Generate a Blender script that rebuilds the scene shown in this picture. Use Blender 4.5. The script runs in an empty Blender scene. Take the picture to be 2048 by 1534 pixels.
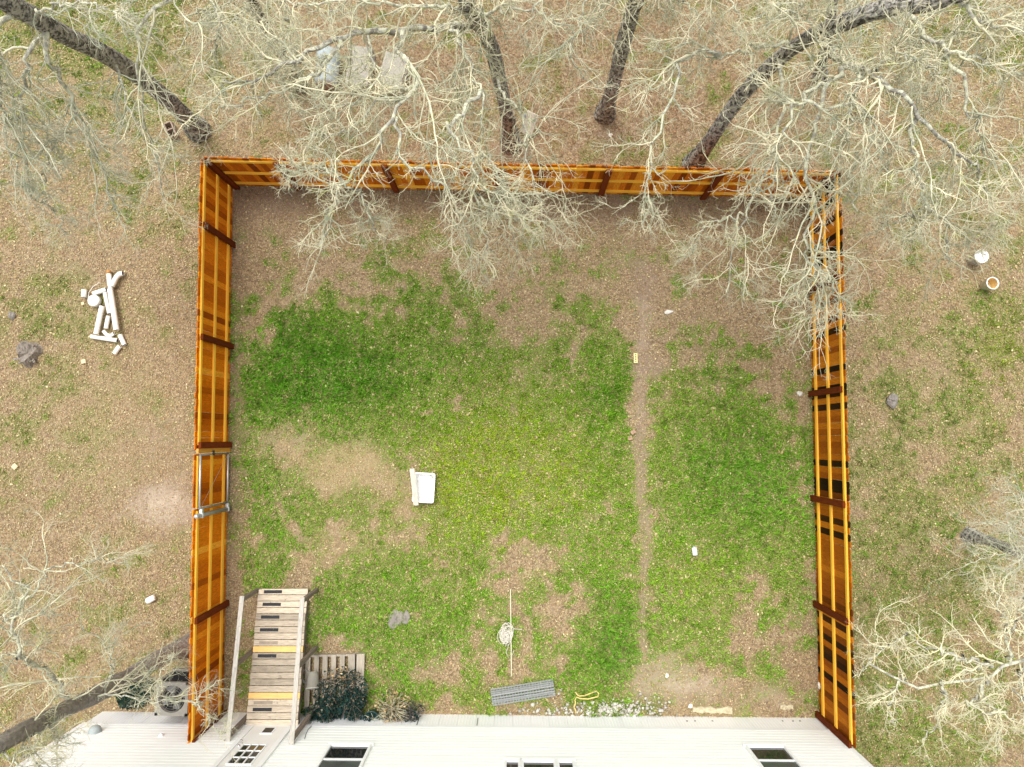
import bpy, math, random
import numpy as np
from mathutils import Matrix, Vector, Euler

random.seed(7)
rng = np.random.default_rng(11)
scene = bpy.context.scene
COL = scene.collection

# ------------------------------------------------------------------ camera
H = 17.3                       # drone height above the yard
F = 1419.0                     # focal length in photo pixels (2048 wide)
ROT = Euler((math.radians(4.35), math.radians(0.44), 0.0))
cam_d = bpy.data.cameras.new("camera")
cam = bpy.data.objects.new("camera", cam_d)
COL.objects.link(cam)
cam.location = (0, 0, H)
cam.rotation_euler = ROT
cam_d.sensor_width = 36.0
cam_d.lens = 36.0 * F / 2048.0
cam_d.clip_start = 0.1
cam_d.clip_end = 3000
scene.camera = cam

# ------------------------------------------------------------------ light
SUN_EL, SUN_AZ = math.radians(70), math.radians(-22)     # azimuth from +y, towards +x
world = bpy.data.worlds.new("World")
scene.world = world
world.use_nodes = True
wn = world.node_tree
bg = wn.nodes["Background"]
sky = wn.nodes.new("ShaderNodeTexSky")
sky.sky_type = 'NISHITA'
sky.sun_disc = False
sky.sun_elevation = SUN_EL
sky.sun_rotation = SUN_AZ
sky.air_density = 1.0
sky.dust_density = 4.0
hs = wn.nodes.new("ShaderNodeHueSaturation")
hs.inputs["Saturation"].default_value = 0.06            # thin cloud: almost white sky
wn.links.new(sky.outputs[0], hs.inputs["Color"])
wn.links.new(hs.outputs[0], bg.inputs[0])
bg.inputs[1].default_value = 0.15
sun_d = bpy.data.lights.new("sun", 'SUN')
sun_d.energy = 1.05
sun_d.angle = math.radians(28)
sun_d.color = (1.0, 0.95, 0.86)
sun = bpy.data.objects.new("sun", sun_d)
COL.objects.link(sun)
sd = Vector((math.cos(SUN_EL) * math.sin(SUN_AZ), math.cos(SUN_EL) * math.cos(SUN_AZ), math.sin(SUN_EL)))
sun.rotation_euler = sd.to_track_quat('Z', 'Y').to_euler()
sun.location = (0, 0, 30)
scene.view_settings.view_transform = 'Standard'
scene.view_settings.look = 'None'
scene.view_settings.gamma = 1
scene.view_settings.use_curve_mapping = False
scene.view_settings.exposure = 0.84

# ------------------------------------------------------------------ survey helpers
RM = ROT.to_matrix()
RMn = np.array(RM)
def ray(u, v):
    return RM @ Vector(((u - 1024) / F, -(v - 767) / F, -1.0))
def P(u, v, z=0.0):
    """point of the place seen at photo position u,v at height z"""
    d = ray(u, v)
    t = (z - H) / d.z
    return Vector((d.x * t, d.y * t, z))
def UV(x, y, z=0.0):
    q = np.stack([x, y, np.zeros_like(x) + z - H], -1) @ RMn   # R^T p
    return 1024 + F * q[..., 0] / -q[..., 2], 767 - F * q[..., 1] / -q[..., 2]

# ------------------------------------------------------------------ materials
def mat(name, col, rough=0.7, var=0.25, scale=6.0, stretch=(1, 1, 1), bump=0.0, col2=None,
        rand=0.0, metallic=0.0, spec=None, detail=5.0, space='Object', speck=None, tight=.2):
    m = bpy.data.materials.new(name)
    m.use_nodes = True
    nt = m.node_tree
    L = nt.links.new
    b = nt.nodes["Principled BSDF"]
    b.inputs["Roughness"].default_value = rough
    b.inputs["Metallic"].default_value = metallic
    if spec is not None:
        b.inputs["Specular IOR Level"].default_value = spec
    tc = nt.nodes.new("ShaderNodeTexCoord")
    mp = nt.nodes.new("ShaderNodeMapping")
    mp.inputs["Scale"].default_value = stretch
    L(tc.outputs[space], mp.inputs[0])
    n = nt.nodes.new("ShaderNodeTexNoise")
    n.inputs["Scale"].default_value = scale
    n.inputs["Detail"].default_value = detail
    n.inputs["Roughness"].default_value = 0.65
    L(mp.outputs[0], n.inputs["Vector"])
    oi = nt.nodes.new("ShaderNodeObjectInfo")
    ad = nt.nodes.new("ShaderNodeVectorMath")
    ad.operation = 'ADD'
    sc = nt.nodes.new("ShaderNodeVectorMath")
    sc.operation = 'SCALE'
    cb = nt.nodes.new("ShaderNodeCombineXYZ")
    for i in range(3):
        L(oi.outputs["Random"], cb.inputs[i])
    L(cb.outputs[0], sc.inputs[0])
    sc.inputs["Scale"].default_value = 37.0
    L(mp.outputs[0], ad.inputs[0])
    L(sc.outputs[0], ad.inputs[1])
    L(ad.outputs[0], n.inputs["Vector"])
    cr = nt.nodes.new("ShaderNodeValToRGB")
    c = np.array(col[:3])
    c2 = np.array(col2[:3]) if col2 is not None else c * (1 - var)
    c1 = c if col2 is not None else np.minimum(c * (1 + var), 0.95)
    cr.color_ramp.elements[0].position = 0.5 - tight
    cr.color_ramp.elements[1].position = 0.5 + tight
    cr.color_ramp.elements[0].color = (*c2, 1)
    cr.color_ramp.elements[1].color = (*c1, 1)
    L(n.outputs["Fac"], cr.inputs[0])
    out = cr.outputs[0]
    if rand > 0:
        hv = nt.nodes.new("ShaderNodeHueSaturation")
        mr = nt.nodes.new("ShaderNodeMapRange")
        mr.inputs["To Min"].default_value = 1 - rand
        mr.inputs["To Max"].default_value = 1 + rand
        L(oi.outputs["Random"], mr.inputs[0])
        L(mr.outputs[0], hv.inputs["Value"])
        L(out, hv.inputs["Color"])
        out = hv.outputs[0]
    if speck is not None:                      # blotches of a second colour: (colour, scale, threshold)
        n2 = nt.nodes.new("ShaderNodeTexNoise")
        n2.inputs["Scale"].default_value = speck[1]
        n2.inputs["Detail"].default_value = 4
        n2.inputs["Roughness"].default_value = 0.7
        L(tc.outputs[space], n2.inputs["Vector"])
        r2 = nt.nodes.new("ShaderNodeValToRGB")
        r2.color_ramp.elements[0].position = speck[2]
        r2.color_ramp.elements[1].position = speck[2] + 0.08
        L(n2.outputs["Fac"], r2.inputs[0])
        mx = nt.nodes.new("ShaderNodeMix")
        mx.data_type = 'RGBA'
        L(r2.outputs[0], mx.inputs[0])
        L(out, mx.inputs[6])
        mx.inputs[7].default_value = (*speck[0], 1)
        out = mx.outputs[2]
    L(out, b.inputs["Base Color"])
    if bump > 0:
        bp = nt.nodes.new("ShaderNodeBump")
        bp.inputs["Strength"].default_value = 1.0
        bp.inputs["Distance"].default_value = bump
        L(n.outputs["Fac"], bp.inputs["Height"])
        L(bp.outputs[0], b.inputs["Normal"])
    return m

def mat_picket(name, stops):
    """stained boards: each board draws its own tone, grain runs up the board"""
    m = mat(name, (0.5, 0.5, 0.5), 0.6, 0.38, 9.0, (9, 9, 0.8), 0.002, spec=0.05)
    nt = m.node_tree
    b = nt.nodes["Principled BSDF"]
    oi = next(n for n in nt.nodes if n.type == 'OBJECT_INFO')
    grain = b.inputs["Base Color"].links[0].from_socket
    r = nt.nodes.new("ShaderNodeValToRGB")
    r.color_ramp.interpolation = 'LINEAR'
    el = r.color_ramp.elements
    el[0].position, el[0].color = stops[0][0], (*stops[0][1], 1)
    el[1].position, el[1].color = stops[-1][0], (*stops[-1][1], 1)
    for p, c in stops[1:-1]:
        e = el.new(p)
        e.color = (*c, 1)
    nt.links.new(oi.outputs["Random"], r.inputs[0])
    mx = nt.nodes.new("ShaderNodeMix")
    mx.data_type = 'RGBA'
    mx.blend_type = 'MULTIPLY'
    mx.inputs[0].default_value = 1.0
    nt.links.new(r.outputs[0], mx.inputs[6])
    nt.links.new(grain, mx.inputs[7])
    g = nt.nodes.new("ShaderNodeMix")
    g.data_type = 'RGBA'
    g.blend_type = 'MULTIPLY'
    g.inputs[0].default_value = 1.0
    g.inputs[7].default_value = (2, 2, 2, 1)
    nt.links.new(mx.outputs[2], g.inputs[6])
    nt.links.new(g.outputs[2], b.inputs["Base Color"])
    return m

def mat_attr(name, attr, rough=0.8, trans=0.0):
    m = bpy.data.materials.new(name)
    m.use_nodes = True
    nt = m.node_tree
    b = nt.nodes["Principled BSDF"]
    b.inputs["Roughness"].default_value = rough
    b.inputs["Specular IOR Level"].default_value = 0.25
    a = nt.nodes.new("ShaderNodeAttribute")
    a.attribute_name = attr
    nt.links.new(a.outputs["Color"], b.inputs["Base Color"])
    if trans:
        t = nt.nodes.new("ShaderNodeBsdfTranslucent")
        nt.links.new(a.outputs["Color"], t.inputs[0])
        mx = nt.nodes.new("ShaderNodeMixShader")
        mx.inputs[0].default_value = trans
        nt.links.new(b.outputs[0], mx.inputs[1])
        nt.links.new(t.outputs[0], mx.inputs[2])
        nt.links.new(mx.outputs[0], nt.nodes["Material Output"].inputs[0])
    return m

M = {}
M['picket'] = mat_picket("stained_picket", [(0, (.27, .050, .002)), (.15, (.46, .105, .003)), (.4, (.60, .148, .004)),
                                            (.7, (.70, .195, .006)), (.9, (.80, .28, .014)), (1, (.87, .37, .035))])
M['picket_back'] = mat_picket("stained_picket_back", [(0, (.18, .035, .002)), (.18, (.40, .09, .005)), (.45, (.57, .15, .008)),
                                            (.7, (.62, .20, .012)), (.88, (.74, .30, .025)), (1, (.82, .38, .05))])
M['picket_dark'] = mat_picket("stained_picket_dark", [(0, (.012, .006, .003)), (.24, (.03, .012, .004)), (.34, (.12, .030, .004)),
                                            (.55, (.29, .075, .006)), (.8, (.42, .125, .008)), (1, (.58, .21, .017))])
M['rail'] = mat("stained_rail", (.97, .49, .055), .5, .12, 5, (.7, 9, 9), .001, rand=.08, spec=.1)
M['post'] = mat("stained_post", (.135, .026, .005), .8, .35, 6, (8, 8, .8), .002, rand=.2, spec=.08)
M['gate_wood'] = mat("gate_wood", (.60, .26, .03), .5, .2, 6, (8, 8, .8), .001)
M['galv'] = mat("galvanized_steel", (.62, .64, .66), .38, .12, 14, metallic=.75)
M['steel_dark'] = mat("dull_steel", (.26, .26, .23), .5, .2, 14, metallic=.5)
M['siding'] = mat("vinyl_siding", (.85, .865, .845), .5, .03, 1.2, (1, 1, 1), 0, rand=.015)
M['trim'] = mat("white_trim", (.88, .89, .90), .45, .02, 2)
M['skirt'] = mat("white_skirting", (.93, .94, .95), .4, .04, 1.5, speck=((.62, .60, .55), 7, .74))
M['door'] = mat("door_paint", (.84, .84, .82), .4, .03, 1.5)
M['glass'] = mat("window_glass", (.012, .014, .016), .06, .2, 1.5, spec=.6)
M['glass_green'] = mat("lawn_reflection_glass", (.06, .075, .07), .18, .35, 2.5, spec=.5)  # green reflection of the lawn put into the pane colour
M['dark'] = mat("dark_opening", (.035, .028, .018), .5, .4, 6)
M['chrome'] = mat("satin_metal", (.6, .6, .6), .25, .1, 8, metallic=.9)
M['roof'] = mat("roof_shingle", (.20, .19, .18), .9, .3, 12, bump=.004)
M['deck'] = mat("weathered_deck", (.47, .395, .30), .85, .34, 6, (.9, 9, 4), .002, rand=.3, speck=((.20, .155, .12), 5, .62))
M['deck_new'] = mat("new_deck_board", (.80, .50, .17), .7, .14, 5, (.9, 9, 4), .001, rand=.06)
M['grip'] = mat("grip_tape", (.028, .03, .034), .95, .4, 40, bump=.001, speck=((.16, .15, .14), 16, .64))
M['wornmark'] = mat("worn_patch", (.30, .25, .19), .9, .2, 12)
M['handrail'] = mat("grey_handrail", (.44, .41, .36), .85, .25, 5, (9, .9, 4), .001, speck=((.17, .155, .14), 6, .62))
M['rpost'] = mat("grey_brown_post", (.19, .15, .115), .9, .3, 6, (8, 8, .8), .002, rand=.15)
M['pallet'] = mat("pallet_wood", (.36, .315, .25), .9, .25, 5, (9, .9, 4), .002, rand=.15)
M['ac'] = mat("unit_paint", (.25, .24, .21), .6, .1, 5)
M['acdark'] = mat("unit_coil", (.012, .012, .014), .8, .3, 20)
M['blade'] = mat("fan_blade", (.16, .16, .16), .5, .1, 5)
M['concrete'] = mat("concrete", (.42, .40, .36), .9, .2, 10, bump=.003)
M['white_pl'] = mat("white_plastic", (.84, .84, .82), .35, .03, 3)
M['pvc'] = mat("white_pipe", (.83, .80, .74), .4, .06, 4, speck=((.66, .52, .38), 4, .68))
M['pvc_in'] = mat("pipe_inside", (.15, .13, .12), .8, .2, 4)
M['orange_pl'] = mat("orange_fitting", (.42, .20, .06), .5, .2, 6)
M['tan_in'] = mat("ochre_crust", (.62, .42, .15), .8, .25, 12, bump=.004)
M['board'] = mat("grey_board", (.52, .47, .40), .85, .2, 5, (9, .8, 4), .001, rand=.08)
M['wire'] = mat("grey_wire", (.46, .48, .49), .5, .15, 20, metallic=.3)
M['cage'] = mat("grey_mesh", (.47, .44, .37), .7, .2, 20)
M['shaded_bucket_side'] = mat("shaded_bucket_side", (.66, .66, .70), .4, .06, 5)  # white bucket; shade on its upright side is put into this grey
M['drum'] = mat("blue_grey_drum", (.33, .38, .39), .55, .12, 3, speck=((.40, .38, .33), 6, .62))
M['rope'] = mat("yellow_rope", (.64, .50, .18), .8, .2, 25)
M['cord'] = mat("white_cord", (.72, .68, .60), .8, .1, 25)
M['pole'] = mat("pale_rod", (.62, .60, .42), .7, .15, 3)
M['stone'] = mat("grey_stone", (.23, .205, .18), .9, .3, 9, bump=.01)
M['white_stone'] = mat("white_stone", (.66, .63, .57), .9, .15, 9, bump=.004, rand=.2)
M['brick'] = mat("red_brick", (.38, .24, .17), .9, .2, 12, bump=.003)
M['block'] = mat("clay_block", (.33, .25, .19), .9, .2, 12, bump=.003)
M['tan_block'] = mat("tan_wood_block", (.66, .55, .33), .8, .1, 8)
M['stump'] = mat("stump_wood", (.24, .205, .17), .95, .5, 7, (6, 1, 1), .02)
M['teal_pot'] = mat("teal_pot", (.012, .05, .05), .4, .2, 6)
M['grey_pot'] = mat("grey_pot", (.36, .34, .29), .5, .12, 6)
M['sign'] = mat("yellow_sign", (.82, .68, .30), .5, .05, 6)
M['black'] = mat("black_paint", (.02, .02, .02), .6, .1, 6)
M['bark'] = mat("dark_bark", (.40, .38, .335), .95, .4, 13, tight=.07, bump=.04, col2=(.055, .05, .042), speck=((.48, .49, .41), 10, .58))
M['bark_grey'] = mat("grey_bark", (.36, .325, .28), .95, .4, 12, bump=.04, col2=(.15, .13, .11), speck=((.36, .37, .31), 7, .62))
M['limb'] = mat("lichen_limb", (.33, .32, .265), .95, .45, 14, bump=.02, speck=((.60, .60, .44), 9, .45))
M['limb_dark'] = mat("lichen_limb_dark", (.22, .205, .175), .95, .5, 14, bump=.02, speck=((.54, .54, .42), 9, .48))
M['twig'] = mat("lichen_twig", (.72, .66, .46), .9, .2, 2.8, tight=.12, col2=(.36, .38, .27), speck=((.56, .57, .27), 2.4, .60))
M['twig_green'] = mat("green_lichen_twig", (.70, .66, .50), .9, .2, 2.4, tight=.13, col2=(.38, .42, .30), speck=((.56, .57, .25), 2.2, .68))
M['twig_yellow'] = mat("yellow_lichen_twig", (.76, .69, .46), .9, .2, 2.2, col2=(.50, .49, .34), speck=((.66, .50, .10), 3.0, .62))
M['leafattr'] = mat_attr("dry_leaf", "tint", .85)
M['grassattr'] = mat_attr("grass_blade", "tint", .7, .22)
M['plantattr'] = mat_attr("plant_leaf", "tint", .55, .1)

# ------------------------------------------------------------------ mesh helpers
def tag(o, label=None, cat=None, group=None, kind=None):
    if label: o['label'] = label
    if cat: o['category'] = cat
    if group: o['group'] = group
    if kind: o['kind'] = kind
    return o

def thing(name, loc, label, cat, group=None, rz=0.0):
    o = bpy.data.objects.new(name, None)
    o.empty_display_size = 0.2
    COL.objects.link(o)
    o.location = loc
    o.rotation_euler = (0, 0, rz)
    return tag(o, label, cat, group)

ORG = {}
def link(name, me, parent=None, loc=None, rot=None):
    o = bpy.data.objects.new(name, me)
    COL.objects.link(o)
    if parent is not None:
        o.parent = parent
    if loc is not None: o.location = loc
    if rot is not None: o.rotation_euler = rot
    return o

class MB:
    def __init__(s):
        s.v, s.f = [], []
    def add(s, vs, fs):
        k = len(s.v)
        s.v += [tuple(x) for x in vs]
        s.f += [tuple(i + k for i in f) for f in fs]
        return s
    def box(s, c, d, R=None, taper=1.0):
        x, y, z = d[0] / 2, d[1] / 2, d[2] / 2
        vs = [Vector((sx * x * (taper if sz > 0 else 1), sy * y * (taper if sz > 0 else 1), sz * z))
              for sz in (-1, 1) for sy in (-1, 1) for sx in (-1, 1)]
        if R is not None: vs = [R @ q for q in vs]
        c = Vector(c)
        return s.add([q + c for q in vs], [(0, 2, 3, 1), (4, 5, 7, 6), (0, 1, 5, 4), (2, 6, 7, 3), (0, 4, 6, 2), (1, 3, 7, 5)])
    def bar(s, a, b, w, h, up=(0, 0, 1)):
        a, b = Vector(a), Vector(b)
        x = (b - a)
        L = x.length
        x.normalize()
        y = Vector(up).cross(x)
        if y.length < 1e-4: y = Vector((1, 0, 0)).cross(x)
        y.normalize()
        z = x.cross(y)
        R = Matrix((x, y, z)).transposed()
        return s.box((a + b) / 2, (L, w, h), R)
    def tube(s, pts, r, n=8, cap=True):
        pts = [Vector(p) for p in pts]
        rs = r if isinstance(r, (list, tuple)) else [r] * len(pts)
        k = len(s.v)
        ref = Vector((0.13, 0.31, 1)).normalized()
        prev = None
        for i, p in enumerate(pts):
            t = (pts[min(i + 1, len(pts) - 1)] - pts[max(i - 1, 0)])
            if t.length < 1e-6: t = Vector((0, 0, 1))
            t.normalize()
            if prev is None:
                a = t.cross(ref)
                if a.length < .05: a = t.cross(Vector((1, 0, 0)))
            else:
                a = prev - t * prev.dot(t)
            a.normalize()
            prev = a
            b = t.cross(a)
            for j in range(n):
                th = 2 * math.pi * j / n
                s.v.append(tuple(p + (a * math.cos(th) + b * math.sin(th)) * rs[i]))
        for i in range(len(pts) - 1):
            for j in range(n):
                s.f.append((k + i * n + j, k + i * n + (j + 1) % n, k + (i + 1) * n + (j + 1) % n, k + (i + 1) * n + j))
        if cap:
            s.f.append(tuple(k + j for j in range(n))[::-1])
            s.f.append(tuple(k + (len(pts) - 1) * n + j for j in range(n)))
        return s
    def lathe(s, c, prof, n=20, R=None):
        k = len(s.v)
        c = Vector(c)
        for r, z in prof:
            for j in range(n):
                th = 2 * math.pi * j / n
                q = Vector((r * math.cos(th), r * math.sin(th), z))
                s.v.append(tuple((R @ q if R is not None else q) + c))
        for i in range(len(prof) - 1):
            for j in range(n):
                s.f.append((k + i * n + j, k + i * n + (j + 1) % n, k + (i + 1) * n + (j + 1) % n, k + (i + 1) * n + j))
        return s
    def mesh(s, name, m, off=None, smooth=False):
        me = bpy.data.meshes.new(name)
        v = s.v
        if off is not None:
            v = [(a[0] - off[0], a[1] - off[1], a[2] - off[2]) for a in v]
        me.from_pydata(v, [], s.f)
        me.materials.append(m)
        if smooth:
            me.polygons.foreach_set("use_smooth", [True] * len(me.polygons))
        me.update()
        return me
    def build(s, name, m, parent=None, smooth=False, world=True, bevel=0.0):
        """world=True: verts are in place coordinates, shifted into the parent's frame"""
        off = None
        if parent is not None and world:
            top = parent
            while top.parent is not None: top = top.parent
            off = top.location
        o = link(name, s.mesh(name, m, off, smooth), parent)
        if bevel:
            b = o.modifiers.new("edge", 'BEVEL')
            b.width = bevel
            b.segments = 1
            b.limit_method = 'ANGLE'
        return o

def bigmesh(name, V, Fa, m, attr=None, smooth=False):
    """V (n,3), Fa (k,3|4) numpy; attr (n,3) colour per vertex"""
    me = bpy.data.meshes.new(name)
    V = np.asarray(V, np.float32)
    Fa = np.asarray(Fa, np.int32)
    k = Fa.shape[1]
    me.vertices.add(len(V))
    me.vertices.foreach_set("co", V.ravel())
    me.loops.add(Fa.size)
    me.loops.foreach_set("vertex_index", Fa.ravel())
    me.polygons.add(len(Fa))
    me.polygons.foreach_set("loop_start", np.arange(0, Fa.size, k, dtype=np.int32))
    if smooth:
        me.polygons.foreach_set("use_smooth", np.ones(len(Fa), bool))
    me.materials.append(m)
    if attr is not None:
        a = me.color_attributes.new("tint", 'FLOAT_COLOR', 'POINT')
        c = np.ones((len(V), 4), np.float32)
        attr = np.asarray(attr)
        c[:, :attr.shape[1]] = attr
        a.data.foreach_set("color", c.ravel())
    me.update(calc_edges=True)
    return me

# ------------------------------------------------------------------ ground cover maps (what grows where)
def vnoise(x, y, s, seed):
    r = np.random.default_rng(seed)
    g = r.random((256, 256))
    x = np.asarray(x) / s + 1000.3
    y = np.asarray(y) / s + 1000.7
    xi, yi = np.floor(x).astype(int), np.floor(y).astype(int)
    fx, fy = x - xi, y - yi
    fx, fy = fx * fx * (3 - 2 * fx), fy * fy * (3 - 2 * fy)
    a = g[xi % 256, yi % 256]; b = g[(xi + 1) % 256, yi % 256]
    c = g[xi % 256, (yi + 1) % 256]; d = g[(xi + 1) % 256, (yi + 1) % 256]
    return (a * (1 - fx) + b * fx) * (1 - fy) + (c * (1 - fx) + d * fx) * fy
def fbm(x, y, s, seed, o=4):
    t, a, n = 0, .5, 0
    for i in range(o):
        t = t + a * vnoise(x, y, s / 2 ** i, seed + i)
        n += a
        a *= .55
    return t / n

GRASS = [(1010,1080,330,330,.30),(1080,830,190,150,.2),(1440,1010,170,250,.18),(560,720,95,95,1.1),(540,825,62,80,1),(700,760,115,110,1.1),(625,690,60,40,.7),(800,705,90,60,.85),(850,800,150,110,.85),
 (760,860,110,50,.75),(950,720,110,80,.5),(1060,850,130,150,.6),(1150,820,90,120,.6),(1215,790,50,110,.8),(980,960,120,80,.75),
 (900,1070,80,60,.5),(1100,1000,150,120,.6),(1215,1000,50,150,.5),(530,1010,48,85,1.2),(515,1115,42,42,1.2),(650,1035,75,38,.85),
 (740,1200,140,62,.95),(660,1260,60,60,.8),(860,1195,60,50,.8),(950,1300,200,90,.6),(1230,1300,62,100,1.1),(1180,1375,80,60,.85),
 (890,1405,60,30,.9),(1430,860,100,110,.9),(1480,1000,115,120,1.05),(1530,1060,85,70,.9),(1400,1000,60,80,.7),(1350,1150,70,70,.65),
 (1335,1050,38,90,.6),(1560,850,60,100,.55),(1450,1200,120,100,.5),(1330,1310,50,90,.5),(1500,1330,120,60,.35),(1420,760,90,60,.55),
 (1900,900,170,280,.62),(2000,700,70,160,.8),(1780,1150,110,240,.62),(1850,1490,200,80,.95),(1735,1420,60,130,.8),(1980,1250,110,170,.62),
 (1760,830,50,70,.5),(60,130,130,110,.7),(310,90,110,80,.85),(150,40,220,60,.65),(300,410,90,60,.35),(60,650,110,160,.22),(90,800,120,160,.2),
 (300,1230,100,50,.5),(180,1330,120,60,.3),(1950,60,200,80,.5),(1650,30,120,60,.4),(1000,620,160,60,.3),(820,560,140,60,.25),(600,620,80,40,.4),
 (80,1500,140,80,.35),(690,1140,60,30,.4),(1290,400,50,30,.2),(120,950,120,60,.25),(250,200,120,80,.4),(1900,380,150,120,.35)]
BARE = [(1288,560,36,60,.8),(1287,680,13,100,.75),(1310,730,40,30,.7),(1278,830,11,120,.8),(1284,950,14,110,.7),(1289,1090,10,150,.6),
 (1287,1250,9,120,.5),(1310,1345,70,70,.8),(1480,1385,170,35,.5),(330,1010,75,42,1.2),(600,390,140,30,.55),(900,400,250,22,.4),
 (1200,410,250,22,.45),(1500,420,110,40,.4),(520,410,60,60,.6),(1255,440,80,50,.4),(570,890,70,30,.5),(1050,760,40,30,.35),
 (300,880,120,60,.35),(1600,560,25,200,.4),(1610,1240,30,40,.5),(1210,255,60,30,.6),(1020,300,60,25,.6),(1880,720,40,60,.4),
 (160,520,120,50,.4),(1000,680,40,30,.3),(478,620,14,260,.4),(470,1050,14,260,.3)]
DRY = [(700,945,110,75,.85),(640,920,90,40,.6),(240,850,180,160,.4),(700,1110,120,50,.5),(820,1000,50,60,.3),(1080,640,160,60,.25),
       (1450,1420,90,14,.8)]
def blob(L, u, v):
    t = np.zeros_like(u)
    for (a, b, ra, rb, w) in L:
        q = ((u - a) / ra) ** 2 + ((v - b) / rb) ** 2
        t = t + w * np.exp(-q * 0.9)
    return t
def cover(x, y):
    u, v = UV(x, y)
    wu = (fbm(x, y, 1.1, 5) - .5) * 150
    wv = (fbm(x, y, 1.1, 15) - .5) * 150
    wu2 = (fbm(x, y, .5, 25) - .5) * 30
    g = blob(GRASS, u + wu, v + wv)
    n1, n2 = fbm(x, y, 1.0, 31), fbm(x, y, .28, 41)
    n3 = fbm(x, y, .13, 51, 3)
    n4 = fbm(x, y, .62, 57, 3)
    g = g * (.50 + .95 * n1) + .95 * (n1 - .5) * np.where((u > 460) & (u < 1640) & (v > 430), 1, .75) + np.where((u > 460) & (u < 1640) & (v > 430), .16, .08)
    g = np.clip(g * 1.05 + 2.1 * (n2 - .5) + 1.1 * (n3 - .5) + 1.5 * (n4 - .5), 0, 1)
    yd_ = (u > 460) & (u < 1640) & (v > 400)
    g = np.where(yd_, np.clip((g - .50) * 1.7 + .42, 0, 1), g * .85)
    g = g * np.where(yd_, np.clip(.35 + (v - 430) / 230, .35, 1), 1)
    b = blob(BARE, u + wu2 * .8 + (n3 - .5) * 22, v + wu * .3)
    b = np.clip(b * 1.0 + 1.7 * (n2 - .5) * np.clip(b * 2, 0, 1) - .1, 0, .85)
    d = np.clip(blob(DRY, u + wu * .8, v + wv * .8) + .5 * (n2 - .5), 0, 1)
    g = g * (1 - .85 * np.clip(b * 1.3, 0, 1)) * (1 - .75 * d)
    return g, b, d

def inside_house(x, y):
    q = (x - WO.x) * WY.x + (y - WO.y) * WY.y
    s_ = (x - WO.x) * WX.x + (y - WO.y) * WX.y
    return (q < 0.0) & (s_ > -.05) & (s_ < WLEN + .05)

# house line first (the ground cover keeps off it)
WO, WE = P(204, 1424), P(1637, 1437)
WX = (WE - WO); WLEN = WX.length; WX.normalize()
WY = Vector((-WX.y, WX.x, 0))                    # out of the wall, towards the yard
WRZ = math.atan2(WX.y, WX.x)
def W(u, v, out=0.0):
    """(along, height) on the wall plane seen at photo position u,v"""
    d = ray(u, v)
    c = Vector((0, 0, H))
    t = ((WO + WY * out - c).dot(WY)) / d.dot(WY)
    p = c + d * t
    return (p - WO).dot(WX), p.z

# ---- ground sheet: fine in view, running on to the horizon
gx = np.concatenate([[-1500, -500, -150, -60, -30, -20], np.arange(-16, 16.01, .1), [20, 30, 60, 150, 500, 1500]])
gy = np.concatenate([[-1500, -500, -150, -60, -30, -17], np.arange(-12.5, 13.01, .1), [17, 30, 60, 150, 500, 1500]])
X, Y = np.meshgrid(gx, gy, indexing='ij')
def yard(x, y):
    u, v = UV(x, y)
    return (u > 455) & (u < 1650) & (v > 370)
g, b, d = cover(X, Y)
Uu, Vv = UV(X, Y)
pale = np.clip(blob([(325, 1010, 62, 36, 1.1), (1312, 1350, 60, 45, .7), (1395, 1372, 55, 18, .7), (1560, 1395, 60, 18, .4), (1285, 640, 14, 60, .3)], Uu + 30 * (fbm(X, Y, .4, 3) - .5), Vv + 30 * (fbm(X, Y, .4, 9) - .5)) + .9 * (fbm(X, Y, .2, 13) - .55), 0, 1)
far = (np.abs(X) > 17) | (np.abs(Y) > 14)
Z = (fbm(X, Y, 1.6, 71) - .5) * .07 + (fbm(X, Y, .3, 81) - .5) * .03 - .03
Z = np.where(far, -.03, Z)
nx, ny = len(gx), len(gy)
idx = np.arange(nx * ny).reshape(nx, ny)
Fq = np.stack([idx[:-1, :-1], idx[1:, :-1], idx[1:, 1:], idx[:-1, 1:]], -1).reshape(-1, 4)
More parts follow.
